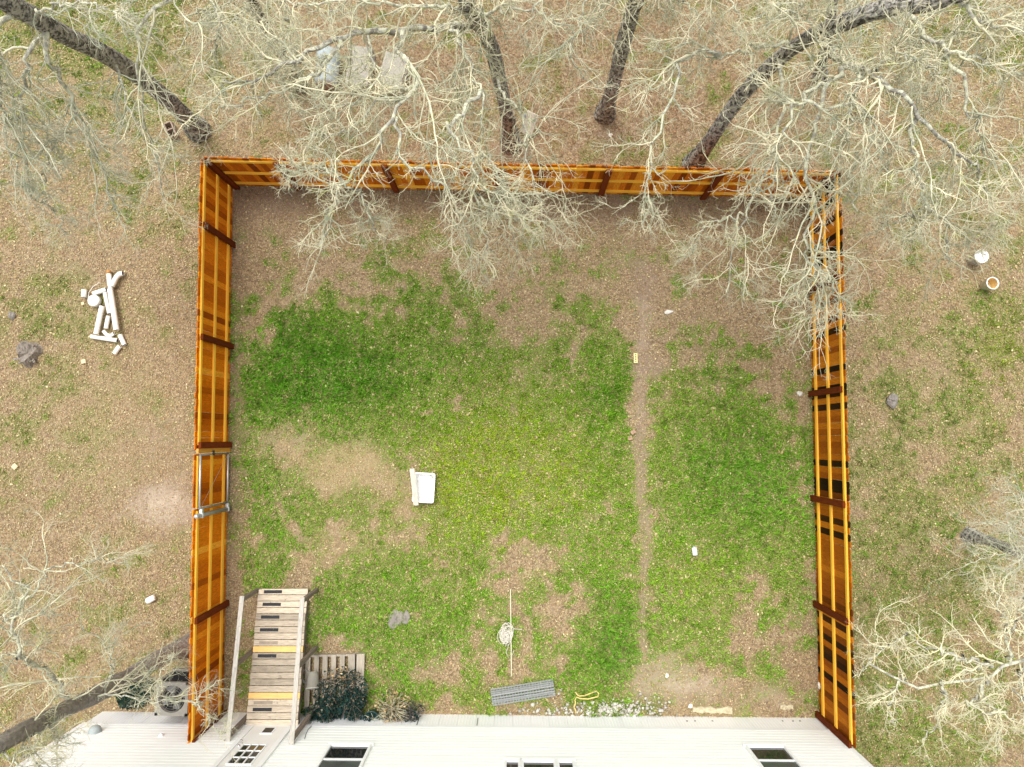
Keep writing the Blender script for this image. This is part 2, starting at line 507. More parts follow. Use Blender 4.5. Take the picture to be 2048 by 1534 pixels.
def mat_ground():
    m = bpy.data.materials.new("yard_soil")
    m.use_nodes = True
    nt = m.node_tree
    L = nt.links.new
    bs = nt.nodes["Principled BSDF"]
    bs.inputs["Roughness"].default_value = .95
    bs.inputs["Specular IOR Level"].default_value = .15
    at = nt.nodes.new("ShaderNodeAttribute"); at.attribute_name = "tint"
    sp = nt.nodes.new("ShaderNodeSeparateColor"); L(at.outputs["Color"], sp.inputs[0])
    tc = nt.nodes.new("ShaderNodeTexCoord")
    def noise(s, dt=5):
        n = nt.nodes.new("ShaderNodeTexNoise"); n.inputs["Scale"].default_value = s
        n.inputs["Detail"].default_value = dt; n.inputs["Roughness"].default_value = .7
        L(tc.outputs["Object"], n.inputs["Vector"]); return n
    def ramp(src, stops):
        r = nt.nodes.new("ShaderNodeValToRGB"); e = r.color_ramp.elements
        e[0].position, e[0].color = stops[0][0], (*stops[0][1], 1)
        e[1].position, e[1].color = stops[-1][0], (*stops[-1][1], 1)
        for p_, c_ in stops[1:-1]:
            q = e.new(p_); q.color = (*c_, 1)
        L(src, r.inputs[0]); return r.outputs[0]
    def mix(f, a, b_):
        x = nt.nodes.new("ShaderNodeMix"); x.data_type = 'RGBA'
        if isinstance(f, float): x.inputs[0].default_value = f
        else: L(f, x.inputs[0])
        L(a, x.inputs[6]); L(b_, x.inputs[7]); return x.outputs[2]
    vo = nt.nodes.new("ShaderNodeTexVoronoi"); vo.inputs["Scale"].default_value = 26
    L(tc.outputs["Object"], vo.inputs["Vector"])
    sc_ = nt.nodes.new("ShaderNodeSeparateColor"); L(vo.outputs["Color"], sc_.inputs[0])
    litter = ramp(sc_.outputs[0], [(0, (.10, .07, .044)), (.25, (.19, .13, .08)), (.5, (.28, .195, .115)), (.75, (.34, .245, .15)), (1, (.46, .36, .23))])
    litter = mix(.35, litter, ramp(noise(9).outputs[0], [(.3, (.15, .105, .068)), (.7, (.40, .29, .18))]))
    soil = ramp(noise(22, 8).outputs[0], [(.3, (.18, .125, .09)), (.55, (.30, .22, .16)), (.75, (.41, .32, .24))])
    moss = ramp(noise(30, 6).outputs[0], [(.3, (.07, .13, .016)), (.55, (.15, .245, .028)), (.75, (.30, .31, .08))])
    dry = ramp(noise(30, 6).outputs[0], [(.3, (.20, .15, .075)), (.55, (.36, .28, .15)), (.75, (.50, .40, .23))])
    c = mix(sp.outputs[2], litter, dry)
    c = mix(sp.outputs[1], c, soil)
    pl = ramp(noise(18, 8).outputs[0], [(.3, (.34, .265, .19)), (.55, (.45, .365, .275)), (.75, (.55, .46, .36))])
    c = mix(at.outputs["Alpha"], c, pl)
    c = mix(sp.outputs[0], c, moss)
    L(c, bs.inputs["Base Color"])
    bp = nt.nodes.new("ShaderNodeBump"); bp.inputs["Distance"].default_value = .02
    L(noise(28, 6).outputs[0], bp.inputs["Height"]); L(bp.outputs[0], bs.inputs["Normal"])
    return m
gm = bigmesh("ground", np.stack([X.ravel(), Y.ravel(), Z.ravel()], -1), Fq, mat_ground(),
             np.stack([np.clip(g * (.35 + .75 * fbm(X, Y, .33, 107, 4)) * 1.15 * np.where(yard(X, Y), 1, .7), 0, 1).ravel(), b.ravel(), d.ravel(), pale.ravel()], -1), smooth=True)
ground = link("ground", gm)
tag(ground, kind='structure')
def gz(x, y):
    return (fbm(x, y, 1.6, 71) - .5) * .07 + (fbm(x, y, .3, 81) - .5) * .03 - .03

XR, YR = (-14.2, 14.2), (-10.6, 12.0)
def scatter(n):
    return rng.uniform(*XR, n), rng.uniform(*YR, n)

def yard(x, y):
    u, v = UV(x, y)
    return (u > 455) & (u < 1650) & (v > 370)

# ---- fallen leaves
n = 900000
x, y = scatter(n)
g, b, d = cover(x, y)
keep = rng.random(n) < np.clip(.95 - .50 * g - .50 * b - .45 * d, .08, 1) * (.55 + .9 * fbm(x, y, .5, 61))
keep &= ~inside_house(x, y)
x, y, g = x[keep], y[keep], g[keep]
n = len(x)
sz = rng.uniform(.009, .019, n) * np.where(rng.random(n) < .07, 1.8, 1) * (1 + .3 * g)
th = rng.uniform(0, 2 * np.pi, n)
zz = gz(x, y) + .006 + .016 * rng.random(n) * (1 + g)
c_, s_ = np.cos(th), np.sin(th)
lx = np.array([-1, 0, 1, 0]); ly = np.array([0, -.5, .0, .5])
V = np.zeros((n, 4, 3))
wid = rng.uniform(.7, 1.3, n)
V[:, :, 0] = x[:, None] + sz[:, None] * (lx * c_[:, None] - ly * s_[:, None] * wid[:, None])
V[:, :, 1] = y[:, None] + sz[:, None] * (lx * s_[:, None] + ly * c_[:, None] * wid[:, None])
V[:, :, 2] = zz[:, None] + sz[:, None] * rng.uniform(-.15, .55, (n, 4))
Q = np.arange(n * 4).reshape(n, 4)
tris = np.concatenate([Q[:, [0, 1, 2]], Q[:, [0, 2, 3]]])
pal = .12 * np.array([.40, .29, .175]) + .88 * np.array([(.37, .255, .145), (.44, .32, .19), (.55, .42, .265), (.28, .175, .098), (.20, .12, .07), (.36, .20, .11), (.64, .53, .36), (.52, .29, .19)])
w = np.array([.2, .2, .14, .17, .12, .09, .04, .04])
u, v = UV(x, y)
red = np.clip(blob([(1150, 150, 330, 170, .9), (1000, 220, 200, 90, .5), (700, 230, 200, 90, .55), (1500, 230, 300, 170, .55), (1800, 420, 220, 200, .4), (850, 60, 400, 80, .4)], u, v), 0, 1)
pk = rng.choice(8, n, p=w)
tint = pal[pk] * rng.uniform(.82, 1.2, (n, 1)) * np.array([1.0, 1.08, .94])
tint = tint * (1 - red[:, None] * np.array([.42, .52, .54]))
tint = np.repeat(tint, 4, 0)
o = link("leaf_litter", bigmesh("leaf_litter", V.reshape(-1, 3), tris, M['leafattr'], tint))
tag(o, "dry brown oak leaves strewn over the yard and under the trees", "fallen leaves", kind='stuff')

# ---- grass blades
n = 860000
x, y = scatter(n)
g, b, d = cover(x, y)
thick_ = np.clip(blob([(560, 740, 110, 140, .9), (700, 750, 130, 100, .9), (1480, 960, 130, 150, .8), (1230, 1300, 70, 110, .9), (1215, 790, 60, 110, .6), (740, 1200, 140, 60, .7), (530, 1040, 55, 110, .8), (650, 1035, 75, 35, .8), (870, 830, 150, 110, .5)], *UV(x, y)), 0, 1)
thin_ = np.clip(.25 + 1.5 * fbm(x, y, .33, 107, 4), 0, 1.2)
keep = rng.random(n) < np.clip((g * (.66 * thin_ + .55 * thick_) - .04 + .10 * d) * np.where(yard(x, y), 1, .72), .012, 1)
keep &= ~inside_house(x, y)
x, y, g, d = x[keep], y[keep], g[keep], d[keep]
# thicker tussocks among the lawn
tx, ty = scatter(26000)
tg, tb, td = cover(tx, ty)
tk = (rng.random(26000) < np.clip(tg * 1.3 - .45, 0, 1)) & ~inside_house(tx, ty)
tx, ty = tx[tk], ty[tk]
k_ = 9
ex = (tx[:, None] + rng.normal(0, .028, (len(tx), k_))).ravel()
ey = (ty[:, None] + rng.normal(0, .028, (len(tx), k_))).ravel()
n0 = len(x)
x, y = np.concatenate([x, ex]), np.concatenate([y, ey])
g, d = np.concatenate([g, np.repeat(tg[tk], k_)]), np.concatenate([d, np.zeros(len(ex))])
tuft = np.r_[np.ones(n0), np.repeat(rng.uniform(.75, 1.25, len(tx)), k_)]
tlen = np.r_[np.ones(n0), np.full(len(ex), 1.45)]
n = len(x)
hue = np.clip(fbm(x, y, 1.3, 91) * 1.6 - .3 + rng.normal(0, .12, n), 0, 1)
u, v = UV(x, y)
yel = np.clip((.4 + 1.2 * fbm(x, y, .4, 87)) * blob([(960, 960, 140, 110, 1.0), (1080, 920, 220, 180, .5), (1380, 1140, 120, 90, .3), (2000, 720, 60, 120, .5), (90, 1480, 200, 100, .5)], u, v) + rng.normal(0, .12, n), 0, 1)
deep = np.clip((.45 + 1.1 * fbm(x, y, .35, 77)) * blob([(560, 740, 100, 130, .65), (700, 750, 110, 80, .65), (1480, 960, 120, 130, .5), (1230, 1300, 70, 110, .8), (1215, 790, 60, 110, .5)], u, v) + rng.normal(0, .15, n), 0, 1)
ln = rng.uniform(.03, .075, n) * (.7 + .7 * g) * (1 + .7 * deep) * tlen
th = rng.uniform(0, 2 * np.pi, n)
lean = rng.uniform(.35, 1.25, n)
wd = rng.uniform(.005, .009, n) * (1 + .2 * deep)
zz = gz(x, y)
dx, dy = np.cos(th), np.sin(th)
V = np.zeros((n, 4, 3))
V[:, 0] = np.stack([x - dy * wd, y + dx * wd, zz], -1)
V[:, 1] = np.stack([x + dy * wd, y - dx * wd, zz], -1)
m1 = ln * np.sin(lean) * .5
V[:, 2] = np.stack([x + dx * m1 + dy * wd * .8, y + dy * m1 - dx * wd * .8, zz + ln * np.cos(lean * .6) * .75], -1)
V[:, 3] = np.stack([x + dx * m1 * 2.1, y + dy * m1 * 2.1, zz + ln * np.cos(lean)], -1)
Q = np.arange(n * 4).reshape(n, 4)
tris = np.concatenate([Q[:, [0, 1, 2]], Q[:, [0, 2, 3]]])
ca, cb_, cy_, cd = np.array([.235, .50, .035]), np.array([.34, .50, .07]), np.array([.50, .64, .03]), np.array([.17, .46, .035])
out = ~((u > 455) & (u < 1650) & (v > 370))
out = out * np.clip(fbm(x, y, 1.7, 97) * 1.5, .4, 1)
tint = ca * (1 - hue[:, None]) + cb_ * hue[:, None]
tint = tint * (1 - yel[:, None]) + cy_ * yel[:, None]
tint = tint * (1 - .75 * deep[:, None]) + cd * .75 * deep[:, None]
tint = tint * (1 - out[:, None] * np.array([.05, .26, -.6]))
tan = (rng.random(n) < .06 + .55 * d + .10 * (1 - g))
tint[tan] = np.array([.42, .33, .17])
tint = tint * rng.uniform(.72, 1.3, (n, 1)) * tuft[:, None]
o = link("grass", bigmesh("grass", V.reshape(-1, 3), tris, M['grassattr'], np.repeat(tint, 4, 0)))
tag(o, "patchy green grass with weeds growing through the leaves", "grass", kind='stuff')

# ------------------------------------------------------------------ house
house = thing("mobile_home", WO, "long white vinyl-sided mobile home along the bottom edge of the photo", "house", rz=WRZ)
def hbox(name, s0, s1, y0, y1, z0, z1, m, parent=house, bevel=0):
    mb = MB().box(((s0 + s1) / 2, (y0 + y1) / 2, (z0 + z1) / 2), (s1 - s0, y1 - y0, z1 - z0))
    return mb.build(name, m, parent, world=False, bevel=bevel)
WALLTOP = 3.2
hbox("wall", 0.01, WLEN - .01, -4.6, -.03, -.05, WALLTOP, M['siding'])
# skirting sheets, each with shallow ribs
SK = .70
npan = 40
pw = WLEN / npan
mb = MB()
prof = []
for i in range(6):
    a = i * pw / 6
    prof += [(a, 0), (a + pw / 6 * .70, 0), (a + pw / 6 * .78, .004), (a + pw / 6 * .92, .004)]
prof.append((pw - .003, 0))
vs, fs = [], []
for (a, yy) in prof:
    vs += [(a, yy, -.06), (a, yy, SK)]
for i in range(len(prof) - 1):
    fs.append((2 * i, 2 * i + 2, 2 * i + 3, 2 * i + 1))
skm = MB().add(vs, fs).mesh("skirting_panel", M['skirt'])
for i in range(npan):
    link("skirting_panel", skm, house, (i * pw, .004 + random.uniform(-.003, .003), random.uniform(-.004, 0)))
hbox("trim_board", -.02, WLEN + .02, -.025, .036, SK + .002, SK + .10, M['trim'])
# lap siding, one course per board
CO = .135
z = SK + .104
k = 0
while z < WALLTOP - .02:
    zt = min(z + CO, WALLTOP)
    pr_ = [(-.02, z), (.034, z), (.026, z + CO * .70), (.002, z + CO * .84), (.002, zt), (-.02, zt)]
    vs = [(0, a_, b_) for a_, b_ in pr_] + [(WLEN, a_, b_) for a_, b_ in pr_]
    MB().add(vs, [(i_, i_ + 1, i_ + 7, i_ + 6) for i_ in range(5)] + [(5, 4, 3, 2, 1, 0), (6, 7, 8, 9, 10, 11)]).build("siding_board", M['siding'], house, world=False)
    z += CO
    k += 1
hbox("corner_trim", -.03, .06, -.06, .040, SK + .104, WALLTOP, M['trim'])
hbox("corner_trim", WLEN - .06, WLEN + .03, -.06, .040, SK + .104, WALLTOP, M['trim'])
mb = MB().add([(-.2, .12, WALLTOP + .02), (WLEN + .2, .12, WALLTOP + .02), (WLEN + .2, -2.3, WALLTOP + .75), (-.2, -2.3, WALLTOP + .75),
               (-.2, -4.8, WALLTOP + .02), (WLEN + .2, -4.8, WALLTOP + .02)], [(0, 1, 2, 3), (3, 2, 5, 4), (0, 3, 4), (1, 5, 2), (0, 4, 5, 1)])
mb.build("roof", M['roof'], house, world=False)

def window(s0, s1, z0, z1, mid=None, lower_green=True):
    fw = .055
    fr = MB()
    for (a, b_, c, d_) in ((s0, s1, z0, z0 + fw), (s0, s1, z1 - fw, z1), (s0, s0 + fw, z0 + fw, z1 - fw), (s1 - fw, s1, z0 + fw, z1 - fw)):
        fr.box(((a + b_) / 2, .038, (c + d_) / 2), (b_ - a, .086, d_ - c))
    win = fr.build("window", M['trim'], house, world=False)
    hbox("sill", s0 - .02, s1 + .02, .017, .085, z0 - .035, z0 - .001, M['trim'], win)
    if mid:
        hbox("sash_rail", s0 + fw, s1 - fw, .012, .066, mid - .025, mid + .025, M['trim'], win)
        hbox("pane", s0 + fw, s1 - fw, .018, .041, z0 + fw, mid - .025, M['glass'], win)
        hbox("pane", s0 + fw, s1 - fw, .018, .047, mid + .025, z1 - fw, M['glass_green'] if lower_green else M['glass'], win)
    else:
        hbox("pane", s0 + fw, s1 - fw, .018, .041, z0 + fw, z1 - fw, M['glass'], win)
    return win
a = W(659, 1489.5, .05); c = W(745, 1489.5, .05); mm = W(690, 1519, .05)
window(a[0], c[0], a[1], a[1] + 1.25, mm[1])
a = W(1489, 1492, .05); c = W(1569, 1492, .05); mm = W(1530, 1521, .05)
window(a[0], c[0], a[1], a[1] + 1.25, mm[1])
a = W(1008, 1521, .05); c = W(1042, 1521, .05)
window(a[0], c[0] - .004, a[1], a[1] + .75)
a2 = W(1112, 1521, .05); c2 = W(1149, 1521, .05)
window(c[0], a2[0] - .004, a[1], a[1] + .75)
window(a2[0], c2[0], a[1], a[1] + .75)

# back door, glazed above, with a pet flap
DL, DZ = W(494, 1467, .05); DR, _ = W(566, 1467, .05)
DZ = .86
fr = MB()
fr.box((DL - .045, .035, DZ + 1.05), (.09, .07, 2.1)).box((DR + .045, .035, DZ + 1.05), (.09, .07, 2.1)).box(((DL + DR) / 2, .035, DZ + 2.145), (DR - DL + .18, .07, .09))
fr.build("door_frame", M['trim'], house, world=False)
door = hbox("door", DL + .004, DR - .004, .008, .05, DZ + .01, DZ + 2.08, M['door'])
dw = DR - DL
pf = hbox("pet_flap", DL + dw * .36, DL + dw * .70, .051, .066, DZ + .10, DZ + .42, M['trim'], door)
hbox("flap_cover", DL + dw * .40, DL + dw * .66, .067, .072, DZ + .14, DZ + .38, M['dark'], door)
lz0 = DZ + .98
lm = MB()
for i in range(4):
    sx = DL + dw * (.19 + .62 * i / 3)
    lm.box((sx, .06, lz0 + .45), (.028, .024, .93))
for i in range(4):
    lm.box((DL + dw * .5, .0605, lz0 + .9 * i / 3), (dw * .66, .021, .028))
lm.build("glazing_bars", M['trim'], door, world=False)
for i in range(3):
    for j in range(3):
        s0 = DL + dw * (.19 + .62 * i / 3)
        hbox("pane", s0 + .014, s0 + dw * .62 / 3 - .014, .051, .056, lz0 + .3 * j + .014, lz0 + .3 * j + .286, M['glass'], door)
MB().lathe((DL + .07, .05, DZ + .90), [(.0, .075), (.022, .073), (.03, .06), (.026, .045), (.012, .04), (.012, .01), (.032, .008), (.032, 0)], 14,
           Matrix.Rotation(-math.pi / 2, 3, 'X')).build("door_knob", M['chrome'], door, True, False)
MB().lathe((DL + .07, .05, DZ + 1.04), [(.0, .03), (.024, .028), (.028, 0)], 14, Matrix.Rotation(-math.pi / 2, 3, 'X')).build("deadbolt", M['chrome'], door, True, False)
s_, z_ = W(190, 1461, .06)
MB().lathe((s_, .016, z_), [(0, .16), (.06, .15), (.11, .11), (.135, .04), (.14, 0)], 18, Matrix.Rotation(-math.pi / 2, 3, 'X')).build("dome_light", M['drum'], house, True, False)
s_, z_ = W(322, 1471, .04)
MB().lathe((s_, .016, z_), [(0, .07), (.03, .065), (.05, .03), (.055, 0)], 14, Matrix.Rotation(-math.pi / 2, 3, 'X')).build("outlet_cover", M['trim'], house, True, False)
pts = []
for (uu, vv) in ((623, 1452), (616, 1459), (612, 1468), (609, 1478)):
    q = W(uu, vv, .04)
    pts.append((q[0], .04, q[1]))
MB().tube(pts, .006, 5).build("cable", M['black'], house, world=False)
for uu in (953, 831):
    q = W(uu, 1456, .02)
    MB().box((q[0], .012, .40), (.012, .016, .42)).build("seam_gap", M['dark'], house, world=False)
for uu in (1374, 1390, 1425, 1565, 1586, 1600):
    q = W(uu, 1441, .02)
    MB().box((q[0], .004, q[1] + .0), (.035, .022, .028)).build("vent_hole", M['dark'], house, world=False)

# ------------------------------------------------------------------ fences
FH, PW = 1.77, .142
def picket_mesh(name, m, h=FH, w=PW):
    a = w / 2 - .0006
    vs = []
    for yy in (0, .017):
        vs += [(-a, yy, -.04), (a, yy, -.04), (a, yy, h - .03), (a - .025, yy, h), (-a + .025, yy, h), (-a, yy, h - .03)]
    fs = [(0, 1, 2, 3, 4, 5), (11, 10, 9, 8, 7, 6)] + [(i, i + 6, (i + 1) % 6 + 6, (i + 1) % 6) for i in range(6)]
    return MB().add(vs, fs).mesh(name, m)
RZ = (.24, .92, 1.62)
def fence(label, p0, p1, posts, pk, skip=None, out=1):
    """local x runs from p0 to p1, local +y is the outside; posts = distances along x"""
    dv = p1 - p0
    L = dv.length
    f = thing("wood_fence", p0, label, "fence", "runs of the stained wood fence", rz=math.atan2(dv.y, dv.x))
    o_ = out
    n = int(L / PW)
    pw = L / n
    for i in range(n):
        xx = (i + .5) * pw
        if skip and skip[0] < xx < skip[1]: continue
        q = link("picket", pk, f, (xx, .040 if o_ > 0 else -.040 - .017, random.uniform(-.008, .008)), (random.uniform(-.006, .006), random.uniform(-.004, .004), 0))
        q.scale = (pw / PW, 1 + random.uniform(-.1, .25), 1)
    cuts = sorted(posts)
    for a, b_ in zip(cuts[:-1], cuts[1:]):
        if skip and a < (skip[0] + skip[1]) / 2 < b_: continue
        for rz_ in RZ:
            MB().box(((a + b_) / 2, o_ * .019, rz_ + random.uniform(-.008, .008)), (b_ - a - .004, .038, .088)).build("rail", M['rail'], f, world=False)
    for a in cuts:
        if skip and abs(a - skip[0]) < .01: continue
        hh = 1.70
        MB().box((a, -o_ * .032, hh / 2 - .05), (.14, .060, hh + .1)).build("post", M['post'], f, world=False, bevel=.004)
    return f, L
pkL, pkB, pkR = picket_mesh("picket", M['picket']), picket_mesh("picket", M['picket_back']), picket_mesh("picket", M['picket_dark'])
# left run: from the house to the far corner (outside is on the left of travel)
A0, A1 = P(449, 1432), P(468, 372)
def along(p0, p1, u, v):
    dv = (p1 - p0).normalized()
    return (P(u, v) - p0).dot(dv)
Lposts = [along(A0, A1, 460, vv) for vv in (1426, 1206, 889, 693, 490, 374)]
gate_a, gate_b = along(A0, A1, 460, 1008), along(A0, A1, 460, 903)
Lposts2 = sorted(Lposts + [gate_a])
fL, LL = fence("stained wood fence along the left side of the yard, with a gate in it", A0, A1, Lposts2, pkL, skip=(gate_a, gate_b + .12))
B0, B1 = A1 + Vector((.02, -.02, 0)), P(1612, 399)
Bposts = [along(B0, B1, uu, 385) for uu in (474, 597, 793, 998, 1201, 1406, 1606)]
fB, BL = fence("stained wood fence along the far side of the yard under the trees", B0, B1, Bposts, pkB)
C0, C1 = P(1613, 397), P(1636, 1432)
Cposts = [along(C0, C1, 1620, vv) for vv in (399, 585, 788, 996, 1207, 1428)]
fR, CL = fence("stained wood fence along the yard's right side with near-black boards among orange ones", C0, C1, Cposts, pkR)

# gate
gd = (A1 - A0).normalized()
grz = math.atan2(gd.y, gd.x)
gate = thing("fence_gate", A0 + gd * gate_a, "wooden gate in a galvanized pipe frame set in the left fence", "gate", rz=grz)
GW = gate_b - gate_a
for i in range(9):
    xx = .07 + (i + .5) * (GW - .1) / 9
    q = link("picket", pkL, gate, (xx, .05, .02))
    q.scale = ((GW - .1) / 9 / PW, 1, .985)
for rz_ in RZ:
    MB().box((GW / 2, .030, rz_), (GW - .12, .036, .088)).build("rail", M['rail'], gate, world=False)
for zz_ in (.12, 1.62):
    MB().tube([(.05, -.02, zz_), (GW - .04, -.02, zz_)], .024, 10).build("frame_tube", M['galv'], gate, True, False)
for xx in (.05, GW - .04):
    MB().tube([(xx, -.02, .10), (xx, -.02, 1.64)], .022, 10).build("frame_tube", M['steel_dark'], gate, True, False)
MB().tube([(.07, -.035, 1.58), (GW - .08, -.035, .18)], .004, 5).build("brace_cable", M['galv'], gate, world=False)
MB().tube([(-.10, -.04, -.1), (-.10, -.04, 1.80)], .048, 12).build("gate_post", M['steel_dark'], gate, True, False)
MB().lathe((-.10, -.04, 1.80), [(.05, 0), (.05, .015), (.03, .04), (0, .046)], 12).build("post_cap", M['galv'], gate, True, False)
for zz_ in (.18, 1.58):
    MB().box((-.035, -.05, zz_), (.16, .075, .09)).box((-.10, -.04, zz_), (.12, .12, .07)).build("hinge", M['galv'], gate, world=False, bevel=.012)
MB().box((GW + .045, -.005, .87), (.10, .05, 1.74)).build("latch_board", M['gate_wood'], gate, world=False)
MB().box((GW - .01, -.06, 1.02), (.11, .03, .04)).box((GW - .03, -.06, 1.0), (.02, .04, .12)).build("latch", M['black'], gate, world=False)

# ------------------------------------------------------------------ ramp to the back door
r00, r01 = P(517, 1177, .14), P(615, 1177, .14)
r10, r11 = P(490, 1467, .80), P(594, 1467, .80)
ramp = thing("wooden_ramp", (r00 + r01) / 2 * 1.0 - Vector((0, 0, .14)), "weathered grey plank ramp with handrails climbing to the back door", "ramp")
NP = 22
def rp(a, t): return (r00.lerp(r10, t)).lerp(r01.lerp(r11, t), a)
yd = (r10 - r00).normalized()
xd = (r01 - r00).normalized()
nd = xd.cross(yd) if xd.cross(yd).z > 0 else yd.cross(xd)
nd.normalize()
for i in range(NP):
    t0, t1 = i / NP + .002, (i + 1) / NP - .002
    j0, j1 = random.uniform(-.006, .006), random.uniform(-.008, .008)
    top = [rp(j0, t0), rp(1 + j1, t0), rp(1 + j1, t1), rp(j0, t1)]
    up = nd * random.uniform(-.003, .003)
    vs = [q + up for q in top] + [q + up - nd * .036 for q in top]
    new = i in (9, 16)
    pl = MB().add(vs, [(0, 3, 2, 1), (4, 5, 6, 7), (0, 1, 5, 4), (1, 2, 6, 5), (2, 3, 7, 6), (3, 0, 4, 7)]).build("plank", M['deck_new' if new else 'deck'], ramp, bevel=.003)
    if new: pl['label'] = "new yellow plank"
    if i in (0, 2, 4, 6, 10, 18, 8, 12, 14, 17):
        mm_ = M['grip'] if i in (0, 2, 4, 6, 10, 18) else M['wornmark']
        e = .003
        top = [rp(.11 + j0, t0 + .22 / NP), rp(.48 + j0, t0 + .22 / NP), rp(.48 + j0, t1 - .18 / NP), rp(.11 + j0, t1 - .18 / NP)]
        vs = [q + up + nd * e for q in top] + [q + up + nd * .0005 for q in top]
        MB().add(vs, [(0, 3, 2, 1), (0, 1, 5, 4), (1, 2, 6, 5), (2, 3, 7, 6), (3, 0, 4, 7)]).build("grip_strip" if mm_ is M['grip'] else "worn_patch", mm_, pl)
for a in (.03, .5, .97):
    p, q = rp(a, .01) - nd * .125, rp(a, .99) - nd * .125
    MB().bar(p, q, .04, .17, nd).build("joist", M['rpost'], ramp)
def ramp_side(a, tops, t_posts, hts):
    for t, h in zip(t_posts, hts):
        base = rp(a, t)
        MB().box((base.x, base.y, (base.z + h) / 2 - .05), (.085, .085, base.z + h + .1)).build("post", M['rpost'], ramp, bevel=.004)
# handrails: flat boards on top of the posts
ax, bx = -.05, 1.155
hz = .86
for a, hz in ((ax, .86), (bx, 1.0)):
    tp = (.02, .46, .915)
    ramp_side(a, None, tp, (hz - .03,) * 3)
    p, q = rp(a, -.005) + Vector((0, 0, hz)), rp(a, .945) + Vector((0, 0, hz))
    MB().bar(p, q, .10, .036).build("handrail", M['handrail'], ramp, bevel=.004)
# uprights by the wall split in two boards on the left
pz = rp(ax, .945)
MB().box((pz.x - .07, pz.y - .03, .80), (.04, .09, 1.66)).build("post", M['handrail'], ramp)
pz = rp(bx, .945)
MB().box((pz.x + .02, pz.y - .05, .80), (.09, .04, 1.66)).build("post", M['handrail'], ramp)

# ------------------------------------------------------------------ pallet and pots beside the ramp
c00, c10 = P(609, 1311, .12), P(729, 1308, .12)
c01 = P(606, 1418, .12)
px, py = (c10 - c00), (c01 - c00)
pal_ = thing("wood_pallet", P(668, 1365), "grey slatted wood pallet lying beside the ramp", "pallet")
NS = 7
for i in range(NS):
    a0, a1 = (i + .12) / NS, (i + .70) / NS
    if i == NS - 1: a0, a1 = a0 - .03, 1.0
    if i == NS - 2: a1 = (NS - 1 + .08) / NS
    q = [c00 + px * a0, c00 + px * a1, c00 + px * a1 + py, c00 + px * a0 + py]
    vs = q + [k_ - Vector((0, 0, .02)) for k_ in q]
    MB().add(vs, [(0, 3, 2, 1), (4, 5, 6, 7), (0, 1, 5, 4), (1, 2, 6, 5), (2, 3, 7, 6), (3, 0, 4, 7)]).build("slat", M['pallet'], pal_)
for t in (.02, .5, .98):
    p, q = c00 + py * t, c10 + py * t
    MB().bar(p - Vector((0, 0, .065)), q - Vector((0, 0, .065)), .045, .085).build("stringer", M['pallet'], pal_)

def leaves_mesh(name, cx, cy, z0, rx, ry, hz_, n, cols, m, size=(.03, .06), flat=.5):
    th = rng.uniform(0, 2 * np.pi, n)
    rr = np.sqrt(rng.random(n))
    X_ = cx + rx * rr * np.cos(th) * (1 + .25 * np.sin(3 * th))
    Y_ = cy + ry * rr * np.sin(th)
    Z_ = z0 + hz_ * rng.random(n) ** .7 * (1 - .6 * rr ** 2)
    s = rng.uniform(*size, n)
    a = rng.normal(0, 1, (n, 3)); a[:, 2] *= flat
    a /= np.linalg.norm(a, axis=1)[:, None]
    b_ = np.cross(a, rng.normal(0, 1, (n, 3))); b_ /= np.linalg.norm(b_, axis=1)[:, None]
    C = np.stack([X_, Y_, Z_], -1)
    V_ = np.stack([C - a * s[:, None], C - b_ * s[:, None] * .45, C + a * s[:, None], C + b_ * s[:, None] * .45], 1).reshape(-1, 3)
    cc = np.array(cols)[rng.integers(0, len(cols), n)] * rng.uniform(.6, 1.4, (n, 1))
    return bigmesh(name, V_, np.arange(n * 4).reshape(n, 4), m, np.repeat(cc, 4, 0))
def stems(mb, cx, cy, z0, rx, ry, hz_, n, r=.006):
    for i in range(n):
        a = random.uniform(0, 6.28)
        rr = random.uniform(.5, 1.15)
        p = Vector((cx + random.uniform(-.05, .05), cy + random.uniform(-.05, .05), z0))
        q = Vector((cx + rx * rr * math.cos(a), cy + ry * rr * math.sin(a), z0 + hz_ * random.uniform(.4, 1.05)))
        mid = p.lerp(q, .5) + Vector((random.uniform(-.05, .05), random.uniform(-.05, .05), .08))
        mb.tube([p, mid, q], [r, r * .8, r * .4], 4)
DKT = [(.008, .032, .030), (.010, .045, .040), (.015, .05, .035), (.03, .06, .035), (.008, .025, .022), (.012, .055, .05)]
DRYC = [(.35, .24, .12), (.45, .30, .14), (.30, .22, .15), (.25, .2, .15), (.5, .38, .2)]
def potted(u, v, z, r, label, rx, ry, hz_, nl, cols, nst, stemmat='twig', pot='teal_pot', cx=0, cy=0):
    stemmat = 'twig' if 'dried' in label else 'rpost'
    nst = nst if 'dried' in label else nst // 2
    p = P(u, v, 0)
    t = thing("potted_plant", p, label, "potted plant", "potted plants along the house wall")
    MB().lathe((p.x, p.y, z), [(0, .0), (r * .72, 0), (r, .3), (r * 1.06, .3), (r * 1.06, .33), (r * .94, .33), (r * .9, .26), (0, .26)], 20).build("pot", M[pot], t, True)
    f_ = leaves_mesh("foliage", cx, cy, z + .25, rx, ry, hz_, nl, cols, M['plantattr'], (.022, .045), .9)
    link("foliage", f_, t)
    mb = MB(); stems(mb, p.x + cx, p.y + cy, z + .25, rx, ry, hz_, nst)
    mb.build("stem", M[stemmat], t)
    return t
DX = DKT * 4 + DRYC[2:3]
potted(672, 1427, 0, .19, "teal pot with dark green leaves by the wall, nearest the ramp of the big pots", .34, .24, .30, 672, DX, 12, cy=.24)
potted(712, 1426, .0, .20, "teal pot with dense blackish green leaves at the pallet's wall-side corner", .30, .34, .36, 896, DX, 12, cy=.34)
